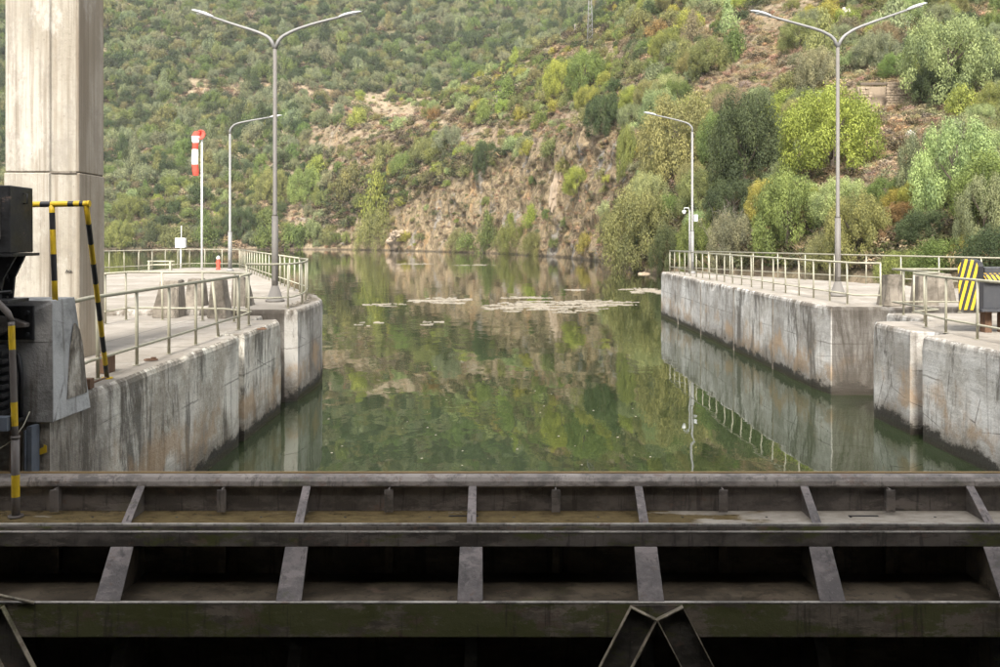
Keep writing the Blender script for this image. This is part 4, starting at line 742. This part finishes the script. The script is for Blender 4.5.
# random vegetation
BARE = [(262, 94, 85, 12, .8), (215, 88, 40, 6, .8), (345, 135, 45, 22, .75), (390, 112, 38, 8, .9), (165, 150, 28, 8, .7), (235, 180, 16, 18, .6), (755, 72, 48, 40, 1.0), (700, 95, 30, 22, .8), (790, 15, 40, 30, .95), (885, 165, 72, 36, 1.0), (925, 130, 46, 34, 1.0), (850, 200, 50, 26, .95), (870, 100, 40, 40, 1.0), (720, 40, 50, 24, .6),
        (560, 130, 50, 22, .85), (360, 150, 50, 24, .8), (650, 95, 36, 24, .75), (430, 122, 50, 14, .85), (600, 60, 30, 14, .6), (330, 112, 30, 10, .8), (640, 70, 30, 18, .4), (470, 128, 60, 14, .4), (990, 20, 18, 20, .8), (300, 215, 22, 26, .75), (560, 55, 24, 10, .5)]
def dens(px, py):
    v = 1.0
    for cx, cy, rx, ry, s_ in BARE:
        q = ((px - cx) / rx) ** 2 + ((py - cy) / ry) ** 2
        if q < 1: v *= 1 - s_ * min(1, (1 - q) * 2.5)
    return v * (1 - .93 * min(1, rockmask(px, py, 5) * 1.5))
def region(px, py, y):
    if y > 360 and px < 640 and (py < 95 or px < 330): return 'far'
    if px < 345: return 'left'
    return 'right' if px > 625 else 'cliff'
cand = []; grid = {}
def free(x, y, r_):
    gx, gy = int(x // 12), int(y // 12)
    for i in range(gx - 1, gx + 2):
        for j in range(gy - 1, gy + 2):
            for (a, b_, c) in grid.get((i, j), ()):
                if (a - x) ** 2 + (b_ - y) ** 2 < ((c + r_) * (.47 if y > 400 else .62)) ** 2: return False
    return True
def put(x, y, r_): grid.setdefault((int(x // 12), int(y // 12)), []).append((x, y, r_))
for x, y, r_ in placed: put(x, y, r_ * .9)
for it in range(32000):
    if it < 26000: px, py = random.uniform(-15, 1015), random.uniform(-14, 262)
    else: px, py = random.choice((random.uniform(-500, 0), random.uniform(1000, 1500), random.uniform(-50, 1050))), random.uniform(-60, 250)
    if px > 660 and py > 235: continue
    q, n_ = hit(px, py)
    if q is None or q.z < .6: continue
    if random.random() > dens(px, py): continue
    rg = region(px, py, q.y)
    dia = {'far': random.uniform(5.5, 11.5), 'left': random.uniform(4.5, 10), 'right': random.uniform(2.0, 4.6) * (1 + q.y / 300), 'cliff': random.uniform(2.5, 6.5)}[rg] * random.choice((.6, .8, 1, 1))
    if rg in ('right', 'cliff') and random.random() < (.78 if px > 700 else .55): continue
    if not free(q.x, q.y, dia / 2): continue
    put(q.x, q.y, dia / 2)
    clump = noise.noise(Vector((q.x * .02, q.y * .02, 1))) 
    if rg == 'far': tone = random.choices(['dark', 'grey', 'mid', 'olive', 'bright'], [4, 4, 2.2, 1.6, .1])[0]
    elif rg == 'left': tone = random.choices(['dark', 'grey', 'mid', 'olive', 'bright', 'lime', 'pale', 'brown'], [1.4, 2.6, 2, 2.6, 1.6 if py > 150 else .3, .7 if py > 150 else .2, .6, .5])[0]
    elif rg == 'cliff': tone = random.choices(['dark', 'mid', 'olive', 'bright', 'lime', 'pale', 'yellow'], [.4, 1.6, 3, 2.2, 1.2, 1.4, .5])[0]
    else: tone = random.choices(['dark', 'grey', 'mid', 'olive', 'bright', 'lime', 'pale', 'brown', 'yellow', 'orange'], [.8, 2.4, 1.4, 3, 1.3, .7, 1.6, 1.1, .4, .12])[0]
    kind = random.choices(['round', 'mound', 'cone'], [5, 4, .5] if rg in ('far', 'left') else [3, 6, .3])[0]
    hei = dia * {'round': random.uniform(.7, .95), 'mound': random.uniform(.5, .7), 'cone': 1.3}[kind]
    vis = -5 < px < 1005 and py > -5
    cand.append([dia / q.y * F if vis else 0, q.copy(), dia, hei, kind, tone, px, py])
cand.sort(key=lambda c: -c[0])
LM = [((202, 150), 'the windsock'), ((275, 60), 'the left double lamp fork'), ((190, 15), 'the left lamp head tip'), ((360, 14), 'the left lamp right head'), ((235, 125), 'the left single lamp arm'), ((110, 60), 'the pillar top'), ((110, 180), 'the pillar edge'), ((590, 25), 'the lattice pylon'),
      ((485, 150), 'the dark cliff edge tree'), ((605, 113), 'the orange rock tree'), ((376, 200), 'the pointed yellow tree'), ((645, 112), 'the single right lamp head'), ((752, 14), 'the right lamp left head'), ((840, 50), 'the right double lamp fork'), ((840, 130), 'the big lime tree'),
      ((895, 92), 'the stone ruin'), ((945, 50), 'the big pale tree'), ((745, 130), 'the large dark right tree'), ((500, 10), 'the top edge centre'), ((430, 60), 'the valley in the middle'), ((690, 220), 'the single right lamp pole'), ((960, 160), 'the silvery willow'), ((320, 95), 'the brown terraces'), ((410, 112), 'the bare bench'), ((275, 200), 'the left double lamp pole'), ((178, 240), 'the white instrument box')]
used = {}
def where(px, py):
    (lx, ly), nm = min(LM, key=lambda l: (l[0][0] - px) ** 2 + (l[0][1] - py) ** 2); dx, dy = px - lx, py - ly; a = ('left of' if dx < -10 else 'right of' if dx > 10 else ''); b_ = ('high above' if dy < -32 else 'above' if dy < -8 else 'below' if dy > 32 else 'below' if dy > 8 else '')
    dist = math.hypot(dx, dy); s_ = ' and '.join(x for x in (b_, a) if x) or 'right behind'
    if dist > 60: s_ = 'far ' + s_.replace(' and ', ' ')
    return s_ + ' ' + nm
SZ = lambda w_: 'broad' if w_ > 34 else 'medium' if w_ > 24 else 'small'
rest = []; NIND = 205
for c in cand:
    if ktree[0] < NIND + len(H) and c[0] > 0:
        cat = 'bush' if c[4] == 'mound' else 'tree'; lab = '%s %s %s %s' % (SZ(c[0]), WORD[c[5]], {'round': 'round ' + cat, 'mound': 'low ' + cat, 'cone': 'pointed ' + cat}[c[4]], where(c[6], c[7]))
        if lab in used or len(lab.split()) > 16: rest.append(c); continue
        
        used[lab] = 1; kd = {'round': 'fine', 'mound': 'finemound', 'cone': 'cone'}[c[4]] if c[0] > 30 else c[4]
        plant(c[1], c[2], c[3], kd, c[5], lab, cat)
    else: rest.append(c)
# the remaining shrubs, scrub and dry grass: one scattered object each
srcs = {}
def source(kind):
    for o in bpy.data.objects:
        if o.type == 'MESH' and o.data in PROTO[kind]: srcs.setdefault(o.data.name, o)
    return [srcs[m_.name] for m_ in PROTO[kind] if m_.name in srcs]
def scatter(name, pts, scl, rots, tints, kinds, sources, label):
    me_ = bpy.data.meshes.new(name); n = len(pts); me_.vertices.add(n); me_.vertices.foreach_set('co', np.array(pts, np.float32).reshape(-1))
    for nm, typ, arr in (('scl', 'FLOAT_VECTOR', scl), ('rot', 'FLOAT_VECTOR', rots), ('tint', 'FLOAT_COLOR', tints), ('kind', 'INT', kinds)):
        a = me_.attributes.new(nm, typ, 'POINT'); A = np.array(arr, np.int32 if typ == 'INT' else np.float32).reshape(-1); a.data.foreach_set('value' if typ == 'INT' else 'color' if typ == 'FLOAT_COLOR' else 'vector', A)
    o = link(name, me_, M['leaf']); tag(o, label, kind='stuff')
    ng = bpy.data.node_groups.new(name, 'GeometryNodeTree'); ng.interface.new_socket('Geometry', in_out='INPUT', socket_type='NodeSocketGeometry'); ng.interface.new_socket('Geometry', in_out='OUTPUT', socket_type='NodeSocketGeometry')
    N = ng.nodes.new; gi, go = N('NodeGroupInput'), N('NodeGroupOutput'); mp_ = N('GeometryNodeMeshToPoints'); ip = N('GeometryNodeInstanceOnPoints'); jn = N('GeometryNodeJoinGeometry')
    for s_ in reversed(sources):
        oi = N('GeometryNodeObjectInfo'); oi.inputs['Object'].default_value = s_; oi.inputs['As Instance'].default_value = True; oi.transform_space = 'ORIGINAL'; ng.links.new(oi.outputs['Geometry'], jn.inputs[0])
    def na(nm, dt): a = N('GeometryNodeInputNamedAttribute'); a.data_type = dt; a.inputs[0].default_value = nm; return [s for s in a.outputs if s.enabled and s.name == 'Attribute'][0]
    ng.links.new(gi.outputs[0], mp_.inputs[0]); ng.links.new(mp_.outputs[0], ip.inputs['Points']); ng.links.new(jn.outputs[0], ip.inputs['Instance']); ip.inputs['Pick Instance'].default_value = True
    ng.links.new(na('kind', 'INT'), ip.inputs['Instance Index']); ng.links.new(na('rot', 'FLOAT_VECTOR'), ip.inputs['Rotation']); ng.links.new(na('scl', 'FLOAT_VECTOR'), ip.inputs['Scale']); ng.links.new(ip.outputs[0], go.inputs[0])
    md = o.modifiers.new('scatter', 'NODES'); md.node_group = ng; return o
S_ = source('round') + source('mound') + source('cone'); nr, nm_, nc = len(source('round')), len(source('mound')), len(source('cone'))
P_, SC, RT, TN, KD = [], [], [], [], []
for w_, q, dia, hei, kind, tone, px, py in rest:
    P_.append(q - Vector((0, 0, .06 * hei))); s_ = dia / 2; SC.append((s_, s_, hei)); RT.append((0, 0, random.uniform(0, 6.28))); TN.append((*jit([v * BR for v in TONE[tone]]), 1))
    KD.append({'round': lambda: random.randrange(nr), 'mound': lambda: nr + random.randrange(nm_), 'cone': lambda: nr + nm_ + random.randrange(max(1, nc)) if nc else 0}[kind]())
scatter('shrub_cover', P_, SC, RT, TN, KD, S_, 'dense mass of smaller shrubs covering the hillsides')
# low scrub and dry grass use two visible specimens each as their source
sp_ = []
for i, (kind, px, py, s_, tone, lab) in enumerate((('scrub', 902, 150, 1.2, 'brown', 'little brown scrub plant on the dry slope'), ('scrub', 870, 160, 1.1, 'olive', 'little olive scrub plant on the dry slope below the lime tree'), ('scrub', 760, 60, 1.5, 'brown', 'little brown scrub plant high on the right slope'),
                                              ('tuft', 915, 165, 1.0, 'dry', 'tuft of dry grass on the slope under the stone ruin'), ('tuft', 740, 90, 1.2, 'dry', 'tuft of dry grass high on the right slope'))):
    q, _ = hit(px, py); o = link('scrub_plant' if kind == 'scrub' else 'grass_tuft', PROTO[kind][i % len(PROTO[kind])] if kind == 'scrub' else PROTO[kind][i - 3]); o.location = q; o.scale = (s_,) * 3; o['tint'] = list(TONE[tone]); tag(o, lab, None, None, 'stuff'); sp_.append(o)
P_, SC, RT, TN, KD = [], [], [], [], []
for it in range(26000):
    px, py = random.uniform(-40, 1040), random.uniform(-12, 268); q, n_ = hit(px, py)
    if q is None or q.z < .5: continue
    rk = rockmask(px, py, 5)
    if random.random() < rk * .5: continue
    near = q.y < 260
    if q.y > 330 and random.random() < (.55 if dens(px, py) > .6 else .1): continue
    k = random.choices([0, 1, 2, 3, 4], [2, 2, 2, 4, 4] if near else [3, 3, 3, 1, 1])[0]; s_ = random.uniform(.5, 1.3) * (.55 + q.y / 200)
    if k > 2: s_ = random.uniform(.6, 1.1) * (.5 + q.y / 260); tn = jit(TONE['dry'] if random.random() < .75 else TONE['brown'], .25)
    else: tn = jit(TONE[random.choices(['brown', 'olive', 'grey', 'mid', 'dry', 'bright'], [3.2, 3, 2, 1, 1.6, .4])[0]], .2)
    if dens(px, py) < .6 and random.random() < .85: tn = jit(TONE['dry'], .3); s_ *= .7
    if rk > .3: s_ *= .6
    P_.append(q - Vector((0, 0, .08 * s_))); SC.append((s_ * random.uniform(.8, 1.4), s_, s_ * random.uniform(.7, 1.2))); RT.append((0, 0, random.uniform(0, 6.28))); TN.append((*tn, 1)); KD.append(k)
scatter('scrub_cover', P_, SC, RT, TN, KD, sp_, 'dry grass and low scrub covering the ground between the trees')
# ------------------------------------------------------------------ rocks, ruin, pylon, poles
def boulder(px, py, w_, h_, label, seed):
    q, _ = hit(px, py); Y = q.y; bm = bmesh.new(); bmesh.ops.create_icosphere(bm, subdivisions=4, radius=1)
    for v in bm.verts:
        n_ = noise.cell(v.co * 2.2 + Vector((seed, 0, 0))) * .16 + noise.fractal(v.co * 1.3 + Vector((seed, 3, 0)), 1, 2, 4) * .35; v.co *= 1 + n_
    me_ = bpy.data.meshes.new('boulder'); bm.to_mesh(me_); bm.free(); o = link('boulder', me_, M['rock'] if 'white' in label else M['tanrock']); o.location = q; a = w_ / F * Y * .5; o.scale = (a, a * .8, h_ / F * Y * .6); o.rotation_euler = (0, R(seed * 17 % 50 - 10), seed); tag(o, label, 'boulder', 'pale boulders on the slopes')
for k, a in enumerate(((845, 22, 16, 24, 'upright white boulder between the right lamp arms'), (911, 138, 9, 12, 'small white boulder on the dry slope below the ruin'), (556, 190, 10, 34, 'orange pale rock slab leaning on the cliff'), (690, 165, 10, 22, 'rock showing between the olive trees behind the single lamp'),
                       (648, 278, 20, 5, 'flat dark rock at the water edge under the waterside bush'), (395, 116, 10, 5, 'pale rock on the bare bench'), (775, 195, 8, 10, 'grey rock left of the lime tree'), (400, 240, 30, 14, 'low grey rock at the cliff foot'))): boulder(*a, k + 1)
q, _ = hit(889, 110); ru = empty('stone_ruin', q); tag(ru, 'small ruined dry stone shelter with a dark doorway on the right hillside', 'ruin'); s_ = q.y / F
stm = []
for i in range(4):
    bm = bmesh.new(); bmesh.ops.create_cube(bm, size=1); bmesh.ops.bevel(bm, geom=list(bm.edges), offset=.16, segments=1, affect='EDGES')
    for v in bm.verts: v.co += Vector([random.uniform(-.07, .07) for _ in range(3)])
    me_ = bpy.data.meshes.new('stone'); bm.to_mesh(me_); bm.free(); me_.materials.append(M['tanrock']); stm.append(me_)
W_, Hh = 40 * s_, 31 * s_
def course(x0, x1, y, z0, z1, dirv=(1, 0)):
    z = z0
    while z < z1:
        h_ = random.uniform(.22, .34); x = x0 + random.uniform(-.1, 0)
        while x < x1:
            l = random.uniform(.3, .6); o = link('stone', random.choice(stm), None, ru); o.location = (x + l / 2, y + random.uniform(-.05, .05), z + h_ / 2) if dirv[0] else (y, x + l / 2, z + h_ / 2); o.scale = (l, .45, h_) if dirv[0] else (.45, l, h_); x += l
        z += h_
course(-.1 * W_, .5 * W_, -.4, -.6, Hh * .85); course(-.75 * W_, -.55 * W_, -.4, -.6, Hh * .7); course(-.4, 1.6, .5 * W_, -.6, Hh * .7, (0, 1))
b = MB(); b.box((-.75 * W_, -.5, Hh * .78), (-.08 * W_, -.2, Hh * .78 + .28)); b.build('lintel', M['bark'], ru, .04)
b = MB(); b.box((-.7 * W_, .9, -1.5), (.5 * W_, 1.3, Hh * .8)); b.build('back_wall', M['tanrock'], ru)
def pylon(px, py, hpx, wpx):
    q, _ = hit(px, py); s_ = q.y / F; Ht, B = hpx * s_, wpx * s_; r_ = empty('lattice_pylon', q); tag(r_, 'thin grey lattice pylon on the ridge at the top edge', 'pylon')
    w_ = lambda t: B * (1 - .72 * t); c4 = ((-1, -1), (1, -1), (1, 1), (-1, 1)); N_ = 11; t_ = .065
    for cx, cy in c4: b = MB(); b.tube([(cx * w_(0) / 2, cy * w_(0) / 2, -1), (cx * w_(1) / 2, cy * w_(1) / 2, Ht)], t_, 5); b.build('leg', M['galv'], r_)
    for i in range(N_):
        a, c = i / N_, (i + 1) / N_; b = MB()
        for k in range(4):
            p, q_ = c4[k], c4[(k + 1) % 4]; b.tube([(p[0] * w_(a) / 2, p[1] * w_(a) / 2, a * Ht), (q_[0] * w_(c) / 2, q_[1] * w_(c) / 2, c * Ht)], t_ * .6, 4); b.tube([(q_[0] * w_(a) / 2, q_[1] * w_(a) / 2, a * Ht), (p[0] * w_(c) / 2, p[1] * w_(c) / 2, c * Ht)], t_ * .6, 4)
        b.build('lattice', M['galv'], r_)
    for z in (.80, .92): b = MB(); b.tube([(-B * 1.5, 0, Ht * z), (B * 1.5, 0, Ht * z)], t_, 5); b.build('cross_arm', M['galv'], r_)
pylon(590, 46, 62, 6)
for px, py, h_, lab in ((578, 95, 23, 'thin wooden pole on the ridge beside the green tree'), (693, 42, 26, 'thin wooden pole high on the right ridge'), (497, 107, 12, 'short wooden pole beside the broad pine'), (575, 38, 14, 'distant wooden pole left of the lattice pylon')):
    q, _ = hit(px, py); s_ = q.y / F; r_ = empty('wooden_pole', q); tag(r_, lab, 'utility pole', 'wooden poles on the ridges'); b = MB(); b.tube([(0, 0, -1), (0, 0, h_ * s_)], .13, 6); b.build('pole', M['twig'], r_); b = MB(); b.box((-.6, -.06, h_ * s_ - .5), (.6, .06, h_ * s_ - .38)); b.build('cross_bar', M['twig'], r_)
# ------------------------------------------------------------------ floating debris
def debris(px, py, rx, ry, n, label, seed):
    g = random.Random(seed); c = on(px, py, 0); b = MB(c); s_ = c.y / F; yA = on(px, py - ry, 0).y - c.y; yB = c.y - on(px, py + ry, 0).y
    for k in range(n):
        a = g.uniform(0, 6.28); r_ = math.sqrt(g.random()) * g.choice((1, 1, .6)); x = c.x + rx * s_ * r_ * math.cos(a); y = c.y + (yA if math.sin(a) > 0 else yB) * r_ * math.sin(a)
        if (noise.noise(Vector((x * .3 + seed, y * 1.1, 0))) + .6 * noise.noise(Vector((x * 1.1 + seed, y * 2.6, 4))) + .4 * noise.noise(Vector((x * 4, y * 5, 9)))) < random.uniform(.02, .34): continue
        l = g.uniform(.08, .5); t = g.gauss(0, .6); w_ = g.uniform(.008, .028); dx, dy = l * math.cos(t) / 2, l * math.sin(t) / 2
        b.hexa([(x - dx, y - dy - w_, -.01), (x + dx, y + dy - w_, -.01), (x + dx, y + dy + w_, -.01), (x - dx, y - dy + w_, -.01), (x - dx, y - dy - w_, .025), (x + dx, y + dy - w_, .03), (x + dx, y + dy + w_, .02), (x - dx, y - dy + w_, .02)])
    o = b.build('floating_debris', M['debris']); o.location = c; tag(o, label, 'debris', 'rafts of reeds floating on the river', 'stuff')
for k, a in enumerate(((440, 301, 32, 4, 900, 'left raft of pale reeds floating in mid river'), (545, 307, 62, 6, 2200, 'largest raft of pale reeds floating in the middle of the river'), (600, 303, 42, 3, 900, 'right tail of the large reed raft'), (645, 291, 24, 3, 700, 'reed raft touching the end of the right pier'),
                       (385, 305, 22, 1.5, 160, 'thin streak of reeds near the left pier'), (372, 324, 18, 2, 60, 'sparse reeds close to the left pier'), (415, 264, 20, .8, 300, 'distant thin reed streak, left'), (475, 265, 25, .6, 260, 'distant thin reed streak, centre'), (525, 298, 26, 1.5, 220, 'thin streak of reeds behind the large raft'),
                       (575, 290, 10, .8, 60, 'tiny reed patch right of centre'), (430, 323, 14, 2, 50, 'few loose reeds below the left raft'), (400, 253, 22, .5, 260, 'pale streak under the cliff'))): debris(*a, k + 3)
g = random.Random(4); b = MB((0, 30, 0))
for k in range(110):
    px, py = g.uniform(325, 660), 300 + 170 * g.random() ** 2; c = on(px, py, 0); s_ = g.uniform(.008, .024); b.add([(c.x - s_, c.y - s_, .006), (c.x + s_, c.y - s_ * .6, .006), (c.x + s_ * .7, c.y + s_, .012), (c.x - s_ * .8, c.y + s_ * .7, .008)], [(0, 1, 2, 3)])
o = b.build('floating_leaves', M['debris']); o.location = (0, 30, 0); tag(o, 'scattered tiny leaves and bits floating on the green water', kind='stuff')
# ------------------------------------------------------------------ thin valley haze
hb = MB(); hb.box((-900, -60, -11), (1300, 820, 420)); hz = hb.build('haze', None); tag(hz, 'thin pale haze filling the river valley', kind='stuff')
hm = bpy.data.materials.new('haze'); hm.use_nodes = True; tn_ = hm.node_tree; tn_.nodes.clear(); ho = tn_.nodes.new('ShaderNodeOutputMaterial'); pv = tn_.nodes.new('ShaderNodeVolumePrincipled')
pv.inputs['Color'].default_value = (.93, .95, 1, 1); pv.inputs['Density'].default_value = .00013; pv.inputs['Anisotropy'].default_value = .2; tn_.links.new(pv.outputs[0], ho.inputs['Volume']); hz.data.materials.append(hm)
